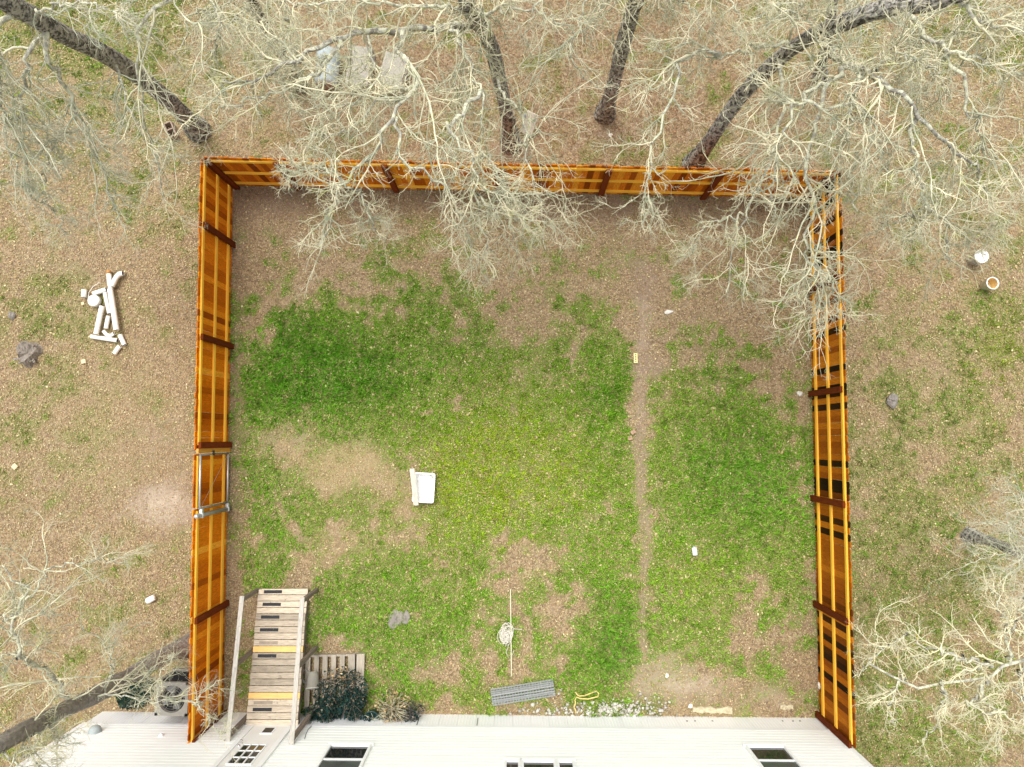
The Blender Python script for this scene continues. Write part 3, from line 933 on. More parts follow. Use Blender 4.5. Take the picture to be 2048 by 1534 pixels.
potted(664, 1392, .12, .15, "dark bushy plant standing on the pallet's left half", .27, .52, .36, 992, DX + DRYC[2:4], 14, cy=.05)
potted(716, 1382, .12, .16, "dark bushy plant standing on the pallet's right half, tallest of the group", .30, .56, .38, 1152, DX + DRYC[2:4], 18, cy=.08)
potted(690, 1345, .12, .13, "sparse dark plant at the lawn end of the pallet with brown leaves", .40, .26, .22, 330, DKT[:3] + DRYC, 30)
potted(640, 1428, 0, .13, "low dark green plant squeezed between the ramp and the pots", .30, .2, .3, 460, DKT * 2 + [(.04, .09, .03), (.05, .12, .03)], 8, cy=.12)
potted(748, 1430, 0, .20, "teal pot with only sparse dark stems, left of the dried plant", .26, .2, .2, 176, DX, 16)
potted(790, 1418, 0, .17, "dried tan straw-like plant in a pot beside the white skirting", .38, .46, .34, 620, DRYC * 3 + DKT[:3], 60, cy=.12)
potted(826, 1424, 0, .16, "small brown-grey withered shrub, nearest the open lawn", .28, .26, .28, 400, [(.10, .09, .08), (.2, .17, .14), (.05, .06, .05), (.02, .05, .04)], 24, cy=.1)
p = P(633, 1349)
t = thing("planter", Vector((p.x, p.y, .12)), "empty grey plastic planter pot tipped on the pallet", "pot")
Rt = Matrix.Rotation(math.radians(68), 3, 'X') @ Matrix.Rotation(.1, 3, 'Y')
MB().lathe((p.x, p.y + .15, .28), [(0, 0), (.10, 0), (.15, .34), (.165, .34), (.165, .37), (.145, .37), (.12, .05), (0, .04)], 18, Rt).build("pot", M['grey_pot'], t, True)
pts = [P(612 + 8 * math.cos(q), 1352 + 14 * math.sin(q), .16) for q in np.linspace(1.2, 4.6, 9)]
hs_ = MB().tube(pts + [P(630, 1367, .15), P(648, 1366, .16)], .02, 7).build("pipe_bend", M['grey_pot'], None, True)
tag(hs_, "curved grey plastic pipe resting on the pallet by the planter", "pipe")

# ------------------------------------------------------------------ air conditioner left of the fence
p = P(378, 1372)
ac = thing("air_conditioner", p, "square grey outdoor air conditioner with a round top fan, left of the fence", "air conditioner", rz=-.02)
AW, AH = .74, .78
MB().box((0, 0, .0), (.80, .80, .1)).build("pad", M['stone'], ac, world=False)
cs = MB()
for sx in (-1, 1):
    for sy in (-1, 1):
        cs.box((sx * (AW / 2 - .03), sy * (AW / 2 - .03), .07 + AH / 2), (.06, .06, AH))
cs.box((0, 0, .08), (AW, AW, .05))
lv = MB()
for k_ in range(9):
    lv.box((0, 0, .14 + .065 * k_), (AW + .004, AW + .004, .008))
lv.build("louvre", M['acdark'], ac, world=False)
cs.build("casing", M['ac'], ac, world=False)
MB().box((0, 0, .30), (AW - .03, AW - .03, .50)).build("coil", M['acdark'], ac, world=False)
# top plate with round hole
n = 32
vs, fs = [], []
R0 = .30
for i in range(n):
    a = 2 * math.pi * i / n
    c_, s_ = math.cos(a), math.sin(a)
    k_ = (AW / 2) / max(abs(c_), abs(s_))
    vs += [(R0 * c_, R0 * s_, .07 + AH), (k_ * c_, k_ * s_, .07 + AH), (k_ * c_, k_ * s_, .0 + AH), (R0 * c_, R0 * s_, AH - .06)]
for i in range(n):
    j = (i + 1) % n
    fs += [(4 * i, 4 * i + 1, 4 * j + 1, 4 * j), (4 * i + 1, 4 * i + 2, 4 * j + 2, 4 * j + 1), (4 * i, 4 * j, 4 * j + 3, 4 * i + 3)]
MB().add(vs, fs).build("top_plate", M['ac'], ac, world=False)
MB().lathe((0, 0, AH - .16), [(0, .0), (R0 - .005, .0), (R0 - .004, .14)], 24).build("fan_well", M['acdark'], ac, world=False)
for i in range(4):
    a = math.radians(18 + 90 * i)
    ws = .42
    q = [(.05, a - .25), (.27, a - ws), (.285, a), (.27, a + ws), (.05, a + .25)]
    vs = [(r_ * math.cos(t_), r_ * math.sin(t_), AH - .055 + .09 * (t_ - a)) for r_, t_ in q]
    MB().add(vs + [(v_[0], v_[1], v_[2] - .006) for v_ in vs], [(0, 1, 2, 3, 4), (9, 8, 7, 6, 5)]).build("fan_blade", M['blade'], ac, world=False)
gr = MB()
MB().lathe((0, 0, AH - .03), [(0, .07), (.07, .06), (.075, 0)], 14).build("motor_hub", M['blade'], ac, True, False)
for r_ in (.1, .16, .22, .27):
    gr.tube([(r_ * math.cos(t_), r_ * math.sin(t_), .075 + AH) for t_ in np.linspace(0, 2 * math.pi, 25)], .003, 4, False)
for i in range(6):
    a = i * math.pi / 3
    gr.tube([(.05 * math.cos(a), .05 * math.sin(a), .078 + AH), (.31 * math.cos(a), .31 * math.sin(a), .078 + AH)], .003, 4)
gr.build("fan_guard", M['ac'], ac, world=False)
p = P(270, 1378)
t = thing("low_shrub", p, "low dark green shrub between the leaning trunk and the air conditioner", "shrub")
link("foliage", leaves_mesh("foliage", 0, 0, 0, .55, .42, .35, 1300, DKT * 2 + [(.05, .10, .03), (.04, .08, .03)], M['plantattr'], (.03, .055)), t)
mb = MB(); stems(mb, p.x, p.y, 0, .4, .3, .3, 14); mb.build("stem", M['twig'], t)

# ------------------------------------------------------------------ yard objects
# white tub with two boards over its left rim
p = P(850, 974)
tub = thing("plastic_tub", p, "white rectangular plastic tub standing in the middle of the lawn", "tub", rz=math.radians(-3))
a, b_, h_ = .235, .33, .24
def rrect(hx, hy, z, r=.05, n=5):
    out = []
    for cx, cy, a0 in ((hx - r, hy - r, 0), (-hx + r, hy - r, 90), (-hx + r, -hy + r, 180), (hx - r, -hy + r, 270)):
        for i in range(n + 1):
            t_ = math.radians(a0 + 90 * i / n)
            out.append((cx + r * math.cos(t_), cy + r * math.sin(t_), z))
    return out
rings = [rrect(a * .86, b_ * .88, 0), rrect(a, b_, h_ - .02), rrect(a + .025, b_ + .025, h_ - .02), rrect(a + .025, b_ + .025, h_ + .005),
         rrect(a - .008, b_ - .008, h_ + .005), rrect(a * .84, b_ * .86, .02)]
k_ = len(rings[0])
mb = MB()
mb.v = [q for r_ in rings for q in r_]
for i in range(len(rings) - 1):
    for j in range(k_):
        mb.f.append((i * k_ + j, i * k_ + (j + 1) % k_, (i + 1) * k_ + (j + 1) % k_, (i + 1) * k_ + j))
mb.f.append(tuple((len(rings) - 1) * k_ + j for j in range(k_)))
mb.build("basin", M['white_pl'], tub, world=False)
bd = MB().bar(P(824, 937, .28), P(832, 1010, .28), .115, .02).build("board", M['board'], None, bevel=.003)
tag(bd, "weathered grey board laid on the tub's left rim, the wider and lower one", "board", "boards lying on the white tub")
bd = MB().bar(P(829, 950, .302), P(834, 1011, .302), .075, .018).build("board", M['board'], None, bevel=.003)
tag(bd, "narrow pale board on top of the wider board across the white tub", "board", "boards lying on the white tub")

# roll of welded wire
w0, w1 = P(984, 1395, .1), P(1108, 1375, .1)
wr = thing("wire_roll", (w0 + w1) / 2 - Vector((0, 0, .1)), "flattened roll of grey welded wire fencing on the grass near the house", "wire roll")
ax_ = (w1 - w0).normalized(); sd_ = Vector((-ax_.y, ax_.x, 0))
mb = MB()
Lr = (w1 - w0).length
def roll_pt(s, q, k=1.0):
    return w0 + ax_ * s + sd_ * (.19 * k * math.cos(q)) + Vector((0, 0, .085 * k * math.sin(q)))
for k in (1.0, .62):
    nn = 20 if k == 1 else 12
    for i in range(nn):
        q = 2 * math.pi * i / nn
        mb.tube([roll_pt(0, q, k), roll_pt(Lr, q, k)], .0062, 4)
    for i in range(22):
        s = Lr * i / 21
        mb.tube([roll_pt(s, 2 * math.pi * j / 18, k) for j in range(19)], .004, 4, False)
mb.build("wire_mesh", M['wire'], wr)
mb = MB()
mb.tube([roll_pt(Lr * i / 8, 0.5, .3) for i in range(9)], .03, 5)
mb.build("core", M['steel_dark'], wr)

# yellow rope
pts = [(1151, 1384), (1155, 1390), (1159, 1392), (1170, 1391), (1180, 1387), (1192, 1382), (1197, 1386), (1196, 1393), (1188, 1395), (1176, 1398), (1160, 1397),
       (1153, 1394), (1150, 1400), (1151, 1406), (1148, 1414), (1151, 1420), (1152, 1427)]
o = MB().tube([P(a, b_, .045 + .01 * math.sin(i)) for i, (a, b_) in enumerate(pts)], .016, 7).build("rope", M['rope'], None, True)
tag(o, "yellow rope looped and knotted on the grass right of the wire roll", "rope")
# thin rod with a tangle of white cord on it
o = MB().tube([P(1021, 1178, .06), P(1022, 1265, .10), P(1023, 1352, .05)], .013, 6).build("pole", M['pole'])
tag(o, "long thin pale rod lying on the lawn above the wire roll", "rod")
mb = MB()
c = P(1011, 1270, .1)
for i in range(26):
    pts = []
    a0 = random.uniform(0, 6.28)
    R_ = random.uniform(.06, .2)
    off = Vector((random.gauss(0, .05), random.gauss(0, .07), 0))
    for j in range(9):
        a_ = a0 + j * .75
        pts.append(c + off + Vector((R_ * .62 * math.cos(a_), R_ * math.sin(a_), random.uniform(-.05, .07))))
    mb.tube(pts, .006, 4)
mb.tube([P(1018, 1250, .08), P(1030, 1258, .09), P(1044, 1259, .05)], .006, 4)
mb.tube([P(1018, 1288, .08), P(1012, 1305, .06), P(1020, 1322, .05), P(1028, 1300, .05)], .006, 4)
o = mb.build("cord_tangle", M['cord'])
tag(o, "tangled bunch of white cord caught on the thin rod", "cord")

# small things on the lawn
def block(name, u, v, sx, sy, sz, rz, m, label, cat, group=None, bevel=.004):
    p = P(u, v)
    R_ = Matrix.Rotation(rz, 3, 'Z')
    o = MB().box((0, 0, sz / 2), (sx, sy, sz), R_).build(name, m, None, bevel=bevel)
    o.location = (p.x, p.y, float(gz(np.array([p.x]), np.array([p.y]))[0]) + .012)
    return tag(o, label, cat, group)
sg = thing("marker_strip", P(1270.5, 716.5) + Vector((0, 0, .05)), "small pale yellow strip with black marks lying beside the dirt trench", "marker", rz=.02)
MB().box((0, 0, 0), (.09, .24, .02)).build("plate", M['sign'], sg, world=False)
for i in range(5):
    MB().box((0, -.08 + .04 * i, .012), (.036, .02, .003)).build("mark", M['black'], sg, world=False)
block("wood_block", 168, 723, .11, .10, .05, .2, M['tan_block'], "small tan wood block below the white pipes", "block", "small tan blocks on the left ground")
block("wood_block", 30, 933, .12, .12, .04, .8, M['tan_block'], "pale yellow square block near the photo's left edge", "block", "small tan blocks on the left ground")
block("wood_block", 166, 607, .07, .07, .05, .3, M['tan_block'], "small tan block just left of the round white cap", "block", "small tan blocks on the left ground")
block("brick", 1266, 864, .12, .10, .06, .6, M['brick'], "small pinkish brick piece in the trench line, the upper of two", "brick", "brick pieces by the trench")
block("brick", 1260, 876, .11, .10, .06, .2, M['brick'], "small pinkish brick piece in the trench line, the lower of two", "brick", "brick pieces by the trench")
cn = thing("white_can", P(1388.5, 1102) + Vector((0, 0, .04)), "small white can lying on the grass right of the trench", "can", rz=.12)
MB().lathe((0, -.09, .0), [(0, 0), (.055, 0), (.06, .01), (.06, .17), (.05, .18), (0, .18)], 14, Matrix.Rotation(-math.pi / 2, 3, 'X')).build("can_body", M['white_pl'], cn, True, False)
MB().lathe((0, .09, 0), [(0, .035), (.028, .035), (.03, 0)], 12, Matrix.Rotation(-math.pi / 2, 3, 'X')).build("cap", M['drum'], cn, True, False)
jr = thing("white_jar", P(305, 1197) + Vector((0, 0, .05)), "white plastic jar lying on the leaves left of the fence", "jar", rz=math.radians(28))
MB().lathe((-.08, 0, .02), [(0, 0), (.06, 0), (.075, .015), (.075, .13), (.065, .15), (.065, .18), (0, .18)], 16, Matrix.Rotation(math.pi / 2, 3, 'Y')).build("jar_body", M['white_pl'], jr, True, False)
MB().lathe((-.105, 0, .02), [(0, 0), (.068, .0), (.068, .025), (0, .025)], 16, Matrix.Rotation(math.pi / 2, 3, 'Y')).build("lid", M['white_pl'], jr, True, False)

def rock(name, u, v, rx, ry, rz_, m, label, cat, group=None, seed=0, sink=.3):
    r_ = np.random.default_rng(seed)
    p = P(u, v)
    n1_, n2_ = 14, 8
    vs, fs = [], []
    ph = r_.uniform(0, 6.28, 6)
    for i in range(n2_ + 1):
        la = math.pi * i / n2_ - math.pi / 2
        for j in range(n1_):
            lo = 2 * math.pi * j / n1_
            k = 1 + .16 * math.sin(2 * lo + ph[0]) * math.cos(la) + .12 * math.sin(3 * lo + ph[1] + 2 * la) + .08 * math.sin(5 * lo + ph[2] + 3 * la) + r_.uniform(-.07, .07) * (abs(la) < 1.4)
            vs.append((rx * k * math.cos(la) * math.cos(lo), ry * k * math.cos(la) * math.sin(lo), rz_ * k * math.sin(la)))
    for i in range(n2_):
        for j in range(n1_):
            fs.append((i * n1_ + j, i * n1_ + (j + 1) % n1_, (i + 1) * n1_ + (j + 1) % n1_, (i + 1) * n1_ + j))
    o = MB().add(vs, fs).build(name, m)
    o.location = (p.x, p.y, rz_ * (1 - sink) - .03)
    return tag(o, label, cat, group)
rock("flat_stone", 792, 1238, .19, .22, .035, M['stone'], "flat grey stone in the grass above the potted plants, the larger of two", "stone", "flat stones in the lawn", 3)
rock("flat_stone", 812, 1236, .10, .15, .035, M['stone'], "narrow grey-purple stone just right of the larger flat stone", "stone", "flat stones in the lawn", 4)
rock("grey_stone", 1783, 802, .15, .16, .09, M['stone'], "grey stone among leaves outside the right fence", "stone", None, 5)
rock("pale_stone", 1641, 1372, .07, .09, .07, M['white_stone'], "pale stone at the foot of the right fence near the house", "stone", None, 6)
rock("white_lump", 1599, 787, .07, .06, .06, M['white_stone'], "small white lump at the foot of the right fence's middle post", "stone", None, 7)
rock("pale_rock", 25, 631, .08, .12, .06, M['stone'], "small pale rock lying above the stump at the left edge", "rock", None, 8)
rock("pale_stone", 1334, 1351, .05, .05, .04, M['white_stone'], "small round pale stone on the bare dirt near the house", "stone", None, 9)
rock("white_scrap", 1337, 624, .11, .05, .04, M['white_stone'], "white crumpled scrap on the leaves right of the trench top", "scrap", None, 10)
rock("white_stone", 1381, 1412, .05, .06, .04, M['white_stone'], "white ring-like stone left of the pale footing strip", "stone", None, 11)
rock("white_stone", 1221, 270, .05, .05, .04, M['white_stone'], "white stone beyond the far fence beneath the thick trunk", "stone", None, 12)
st = thing("tree_stump", P(60, 706), "rotten grey tree stump near the left edge of the photo", "stump")
vs, fs = [], []
r_ = np.random.default_rng(21)
nn = 18
for lv, (zz_, k) in enumerate(((-.05, 1.25), (.06, 1.05), (.16, .95), (.20, .8))):
    for j in range(nn):
        a_ = 2 * math.pi * j / nn
        kk = k * (1 + .18 * math.sin(3 * a_ + .5) + .1 * math.sin(7 * a_) + r_.uniform(-.08, .08))
        vs.append((.24 * kk * math.cos(a_), .27 * kk * math.sin(a_), zz_ + (r_.uniform(-.05, .06) if lv == 3 else 0)))
for lv in range(3):
    for j in range(nn):
        fs.append((lv * nn + j, lv * nn + (j + 1) % nn, (lv + 1) * nn + (j + 1) % nn, (lv + 1) * nn + j))
vs.append((.02, 0, .10))
fs += [(3 * nn + j, 3 * nn + (j + 1) % nn, 4 * nn) for j in range(nn)]
MB().add(vs, fs).build("stump_wood", M['stump'], st, world=False)
mb = MB()
for i in range(9):
    a_ = random.uniform(0, 6.28)
    q = Vector((.2 * math.cos(a_), .22 * math.sin(a_), .1))
    mb.bar(q, q + Vector((random.uniform(-.16, .16), random.uniform(-.1, .1), random.uniform(.04, .12))), .05, .03)
mb.build("splinter", M['stump'], st, world=False)

# hollow clay block by the trunk
p = P(347, 265)
hb = thing("hollow_block", p, "brown hollow clay block standing at the foot of the leaning left trunk", "block", rz=math.radians(24))
mb = MB()
mb.box((-.09, 0, .1), (.03, .40, .2)).box((.09, 0, .1), (.03, .40, .2))
for yy in (-.185, 0, .185): mb.box((0, yy, .1), (.148, .03, .198))
mb.build("block_shell", M['block'], hb, world=False, bevel=.004)

# drum and mesh crates beyond the fence
p = P(661, 148)
dr = thing("plastic_drum", p, "blue-grey plastic drum lying on its side under the far trees", "drum", rz=math.radians(-3))
MB().lathe((0, -.47, .29), [(0, 0), (.20, .0), (.26, .03), (.285, .08), (.285, .28), (.295, .30), (.285, .32), (.285, .60), (.295, .62), (.285, .64), (.285, .84), (.26, .9), (.2, .93), (0, .93)],
           26, Matrix.Rotation(-math.pi / 2, 3, 'X')).build("drum_body", M['drum'], dr, True, False)
MB().lathe((0, -.475, .29), [(0, -.004), (.235, -.004), (.24, .02)], 22, Matrix.Rotation(-math.pi / 2, 3, 'X')).build("drum_end", M['block'], dr, True, False)
MB().lathe((.0, -.478, .42), [(0, -.02), (.035, -.02), (.035, .02)], 12, Matrix.Rotation(-math.pi / 2, 3, 'X')).build("bung", M['dark'], dr, True, False)
def crate(u, v, sx, sy, sz, rz, label, tz=0):
    p = P(u, v)
    t = thing("mesh_crate", p, label, "wire cage", "wire cages under the far trees", rz=rz)
    fr = MB()
    for sx_ in (-1, 1):
        for sy_ in (-1, 1):
            fr.box((sx_ * sx / 2, sy_ * sy / 2, sz / 2), (.035, .035, sz))
        for zz_ in (.02, sz - .02):
            fr.box((sx_ * sx / 2, 0, zz_), (.034, sy, .034))
    for sy_ in (-1, 1):
        for zz_ in (.02, sz - .02):
            fr.box((0, sy_ * sy / 2, zz_), (sx, .033, .033))
    fr.build("cage_frame", M['cage'], t, world=False)
    def sheet(name, o0, ex, ey, nx_, ny_):
        mb = MB()
        o0, ex, ey = Vector(o0), Vector(ex), Vector(ey)
        for i in range(nx_ + 1): mb.tube([o0 + ex * (i / nx_), o0 + ex * (i / nx_) + ey], .0065, 3, False)
        for i in range(ny_ + 1): mb.tube([o0 + ey * (i / ny_), o0 + ey * (i / ny_) + ex], .006, 3, False)
        mb.build(name, M['cage'], t, world=False)
    h = sz
    sheet("mesh_top", (-sx / 2, -sy / 2, h), (sx, 0, 0), (0, sy, 0), 26, 34)
    sheet("mesh_side", (-sx / 2, -sy / 2, 0), (0, sy, 0), (0, 0, h), 22, 10)
    sheet("mesh_side", (sx / 2, -sy / 2, 0), (0, sy, 0), (0, 0, h), 22, 10)
    sheet("mesh_end", (-sx / 2, -sy / 2, 0), (sx, 0, 0), (0, 0, h), 16, 10)
    sheet("mesh_end", (-sx / 2, sy / 2, 0), (sx, 0, 0), (0, 0, h), 16, 10)
    MB().box((0, 0, .05), (sx - .05, sy - .05, .02)).build("floor_board", M['block'], t, world=False)
    MB().box((0, 0, sz - .03), (sx - .04, sy - .04, .008)).build("top_sheet", M['cage'], t, world=False)
crate(724, 146, .52, .96, .36, math.radians(-7), "tan wire mesh cage between the drum and the other cage")
crate(790, 156, .56, .84, .36, math.radians(-16), "grey-green wire mesh cage, the one farther from the drum")
# grey board propped by the trunk
ub = thing("propped_board", P(1055, 262), "grey weathered board propped against the trunk behind the far fence", "board")
MB().bar(P(1052, 268, .06), P(1066, 226, .5), .30, .03).build("board_face", M['board'], ub)
MB().bar(P(1044, 262, .06), P(1050, 228, .45), .05, .05).build("batten", M['drum'], ub)

# white bucket with lid, open bucket
p = P(1944, 520)
bk = thing("lidded_bucket", p, "white bucket with a white lid on the leaves right of the right fence", "bucket")
MB().lathe((p.x, p.y, 0), [(0, 0), (.125, 0), (.145, .34), (.155, .34), (.155, .37), (.145, .37)], 22).build("bucket_body", M['shaded_bucket_side'], bk, True)
MB().lathe((p.x, p.y, .365), [(.165, -.02), (.168, .012), (.155, .018), (.15, .008), (.0, .01)], 22).build("lid", M['white_pl'], bk, True)
MB().tube([(p.x + .15 * math.cos(t_), p.y - .16 * abs(math.sin(t_)) , .30 - .12 * math.sin(t_)) for t_ in np.linspace(0, math.pi, 9)], .005, 5).build("handle", M['galv'], bk, True)
p = P(1968, 572)
bk = thing("open_bucket", p, "open white bucket with dried ochre crust inside, below the lidded one", "bucket")
MB().lathe((p.x, p.y, 0), [(0, 0), (.115, 0), (.14, .30), (.15, .30), (.15, .33), (.132, .33), (.13, .3)], 22).build("bucket_body", M['white_pl'], bk, True)
MB().lathe((p.x, p.y, 0), [(.1315, .31), (.118, .03), (0, .025)], 22).build("ochre_crust", M['tan_in'], bk, True)
mb = MB()
for i in range(7): mb.box((p.x - .05 + random.uniform(-.04, .02), p.y + random.uniform(-.05, .05), .05), (.05, .03, .05), Matrix.Rotation(random.random() * 3, 3, 'Z'))
mb.build("debris", M['dark'], bk)

# ------------------------------------------------------------------ white pipe offcuts on the left
GP = "white pipe offcuts piled on the left ground"
def pipe(label, pts, r, z=.06, lean=None, elbow=False):
    q = [P(a, b_, z if lean is None else lean[i]) for i, (a, b_) in enumerate(pts)]
    t = thing("pipe_elbow" if elbow else "drain_pipe", Vector((q[0].x, q[0].y, 0)), label, "pipe", GP)
    MB().tube(q, r, 14, False).build("pipe_wall", M['pvc'], t, True)
    for e, f_ in ((0, 1), (-1, -2)):
        dd = (q[e] - q[f_]).normalized()
        MB().tube([q[e] - dd * .012, q[e] - dd * .10], [r * .9, r * .88], 12).build("pipe_bore", M['pvc_in'], t, True)
    return t
pipe("longest white pipe, running top to bottom on the right of the pile", [(220, 578), (227, 620), (233, 660)], .066, .16)
t = pipe("white pipe with a short brown end cap at the top of the pile", [(218, 548), (219, 562), (222, 580)], .058, .075)
c = P(217.5, 544, .075)
MB().lathe((c.x, c.y, c.z), [(0, -.05), (.05, -.05), (.062, 0), (.05, .05), (0, .05)], 12).build("end_cap", M['orange_pl'], t, True)
pipe("curved white elbow pipe at the upper right of the pile", [(224, 572), (229, 562), (233, 554), (239, 548), (246, 547)], .062, .10, elbow=True)
pipe("short white pipe pointing left near the top of the pile", [(187, 587), (200, 583), (213, 579)], .055, .07)
pipe("slim white pipe tucked left of the longest pipe", [(210, 585), (214, 605), (219, 627)], .050, .07)
pipe("white pipe slanting from the round cap down to the bottom one", [(204, 612), (198, 640), (192, 668)], .058, .14)
pipe("white pipe lying crosswise at the bottom of the pile", [(182, 673), (208, 677), (235, 681)], .052, .06)
pipe("short stained white pipe in the middle of the pile", [(217, 632), (212, 657)], .052, .06)
pipe("short white pipe at the lower right of the pile", [(240, 670), (249, 690)], .055, .07)
pipe("small bent white elbow inside the pile", [(207, 662), (214, 670), (222, 671), (228, 667)], .045, .06, elbow=True)
pipe("short white elbow below all the others", [(240, 692), (235, 698), (229, 707)], .056, .06, elbow=True)
p = P(193, 603)
cp = thing("round_fitting", p, "round white pipe cap in the middle left of the pile", "pipe cap", GP)
MB().lathe((p.x, p.y, 0), [(.12, 0), (.145, .02), (.145, .13), (.13, .15), (0, .155)], 22).build("cap_shell", M['pvc'], cp, True)
p = P(172, 588)
cp = thing("pipe_coupling", p, "short white coupling at the far left of the pile", "pipe", GP, )
MB().lathe((p.x, p.y - .10, .075), [(.055, 0), (.066, 0), (.066, .19), (.055, .19)], 16, Matrix.Rotation(-math.pi / 2 , 3, 'X')).build("pipe_wall", M['pvc'], cp, True)
o = MB().tube([P(176, 600, .1), P(178, 585, .12), P(186, 573, .1), P(199, 565, .05)], .008, 5).build("strap", M['cord'])
tag(o, "thin white strap curving over the short coupling of the pipe pile", "strap")

# ------------------------------------------------------------------ white rubble and pale footing by the house
n = 420
uu = np.concatenate([rng.normal(1235, 45, 230), rng.normal(1130, 60, 80), rng.uniform(1060, 1340, 110)])
vv = np.concatenate([rng.normal(1421, 9, 230), rng.normal(1425, 6, 80), rng.normal(1416, 14, 110)])
V_, F_, T_ = [], [], []
ico = MB()
base = [(1, 0, 0), (-1, 0, 0), (0, 1, 0), (0, -1, 0), (0, 0, 1), (0, 0, -1)]
bf = [(0, 2, 4), (2, 1, 4), (1, 3, 4), (3, 0, 4), (2, 0, 5), (1, 2, 5), (3, 1, 5), (0, 3, 5)]
for a, b_ in zip(uu, vv):
    p = P(a, min(b_, 1432))
    s = abs(random.gauss(.022, .014)) + .008
    R_ = Euler((random.random() * 3, random.random() * 3, random.random() * 3)).to_matrix()
    k = len(V_)
    for q in base:
        w_ = R_ @ (Vector(q) * s * random.uniform(.7, 1.3))
        V_.append((p.x + w_.x, p.y + w_.y, .0 + s * .3 + w_.z))
        T_.append((.54, .51, .45))
    F_ += [(i + k, j + k, l + k) for i, j, l in bf]
T_ = np.array(T_) * np.repeat(rng.uniform(.6, 1.2, (len(V_) // 6, 1)), 6, 0)
o = link("stone_rubble", bigmesh("stone_rubble", V_, F_, M['leafattr'], T_))
tag(o, "white stone chips scattered along the foot of the house wall", "rubble", kind='stuff')
for (u0, u1, vv_, w_, lb) in ((1385, 1464, 1420, .16, "pale crumbling concrete footing strip in the dirt by the house, the longer one"),
                              (1560, 1586, 1414, .13, "short pale footing strip near the right fence corner")):
    p, q = P(u0, vv_), P(u1, vv_)
    L_ = (q - p).length
    nn = max(6, int(L_ / .07))
    vs, fs = [], []
    for i in range(nn + 1):
        t_ = i / nn
        c = p.lerp(q, t_)
        wl, wr_ = w_ * random.uniform(.25, .6), w_ * random.uniform(.25, .6)
        vs += [(c.x, c.y + wl, -.03), (c.x, c.y + wl * .9, .022 + random.uniform(-.01, .01)), (c.x, c.y - wr_ * .9, .022 + random.uniform(-.012, .01)), (c.x, c.y - wr_, -.03)]
    for i in range(nn):
        for j in range(3): fs.append((4 * i + j, 4 * i + 4 + j, 4 * i + 5 + j, 4 * i + 1 + j))
    o = MB().add(vs, fs).build("footing_strip", mat("pale_footing", (.52, .45, .30), .95, .3, 14, bump=.006, speck=((.25, .2, .13), 7, .6)))
    tag(o, lb, "footing", "pale footing strips by the house")

# ------------------------------------------------------------------ trees
def smooth_path(pts, n):
    p = np.array(pts, float)
    d = np.r_[0, np.cumsum(np.linalg.norm(np.diff(p, axis=0), axis=1))]
    t = np.linspace(0, d[-1], n)
    # Catmull-Rom
    out = np.zeros((n, 3))
    for i, tt in enumerate(t):
        k = min(max(np.searchsorted(d, tt, side='right') - 1, 0), len(p) - 2)
        u = (tt - d[k]) / max(d[k + 1] - d[k], 1e-6)
        p0, p1, p2, p3 = p[max(k - 1, 0)], p[k], p[k + 1], p[min(k + 2, len(p) - 1)]
        out[i] = .5 * ((2 * p1) + (-p0 + p2) * u + (2 * p0 - 5 * p1 + 4 * p2 - p3) * u ** 2 + (-p0 + 3 * p1 - 3 * p2 + p3) * u ** 3)
    return out
def px3(L): return [tuple(P(*q)) for q in L]
K = 26
def tube_np(pts, rad, n, rough=.12, ridges=False):
    """one bark tube, rings of n"""
    m_ = len(pts)
    t = np.gradient(pts, axis=0); t /= np.linalg.norm(t, axis=1)[:, None]
    a = np.cross(t, [.3, .2, 1.]); a /= np.linalg.norm(a, axis=1)[:, None]
    b_ = np.cross(t, a)
    th = np.linspace(0, 2 * np.pi, n, endpoint=False)
    rr = rad[:, None] * (1 + rough * rng.normal(0, .6, (m_, n)))
    if ridges:                                  # furrowed bark: broken plates running along the trunk
        f = np.zeros((m_, n))
        row = rng.normal(0, 1, n)
        for i_ in range(m_):
            row = .80 * row + .6 * rng.normal(0, 1, n)
            f[i_] = row
        rr = rad[:, None] * (1 + .085 * np.clip(f, -1.3, 1.0))
    V_ = pts[:, None] + rr[..., None] * (a[:, None] * np.cos(th)[None, :, None] + b_[:, None] * np.sin(th)[None, :, None])
    i = np.arange(m_ - 1)[:, None] * n; j = np.arange(n)[None]
    F_ = np.stack([i + j, i + (j + 1) % n, i + n + (j + 1) % n, i + n + j], -1).reshape(-1, 4)
    return V_.reshape(-1, 3), F_
def segs_mesh(name, groups, m, loc):
    Vs, Fs, k = [], [], 0
    for pts, rad in groups:                      # (N,S,3),(N,S): one open 3-sided tube per row
        N, S, _ = pts.shape
        t = np.gradient(pts, axis=1); t /= np.linalg.norm(t, axis=2)[..., None] + 1e-9
        a = np.cross(t, np.array([.31, .17, .93])); a /= np.linalg.norm(a, axis=2)[..., None] + 1e-9
        b_ = np.cross(t, a)
        ns = 4 if rad.max() > .014 else 3
        th = np.linspace(0, 2 * np.pi, ns, endpoint=False)
        V_ = pts[:, :, None] + rad[:, :, None, None] * (a[:, :, None] * np.cos(th)[:, None] + b_[:, :, None] * np.sin(th)[:, None])
        base = (np.arange(N)[:, None, None] * S + np.arange(S - 1)[None, :, None]) * ns
        j = np.arange(ns)[None, None]
        F_ = np.stack([base + j, base + (j + 1) % ns, base + ns + (j + 1) % ns, base + ns + j], -1).reshape(-1, 4)
        Vs.append(V_.reshape(-1, 3)); Fs.append(F_ + k); k += N * S * ns
    return bigmesh(name, np.concatenate(Vs) - np.array(loc), np.concatenate(Fs), m)
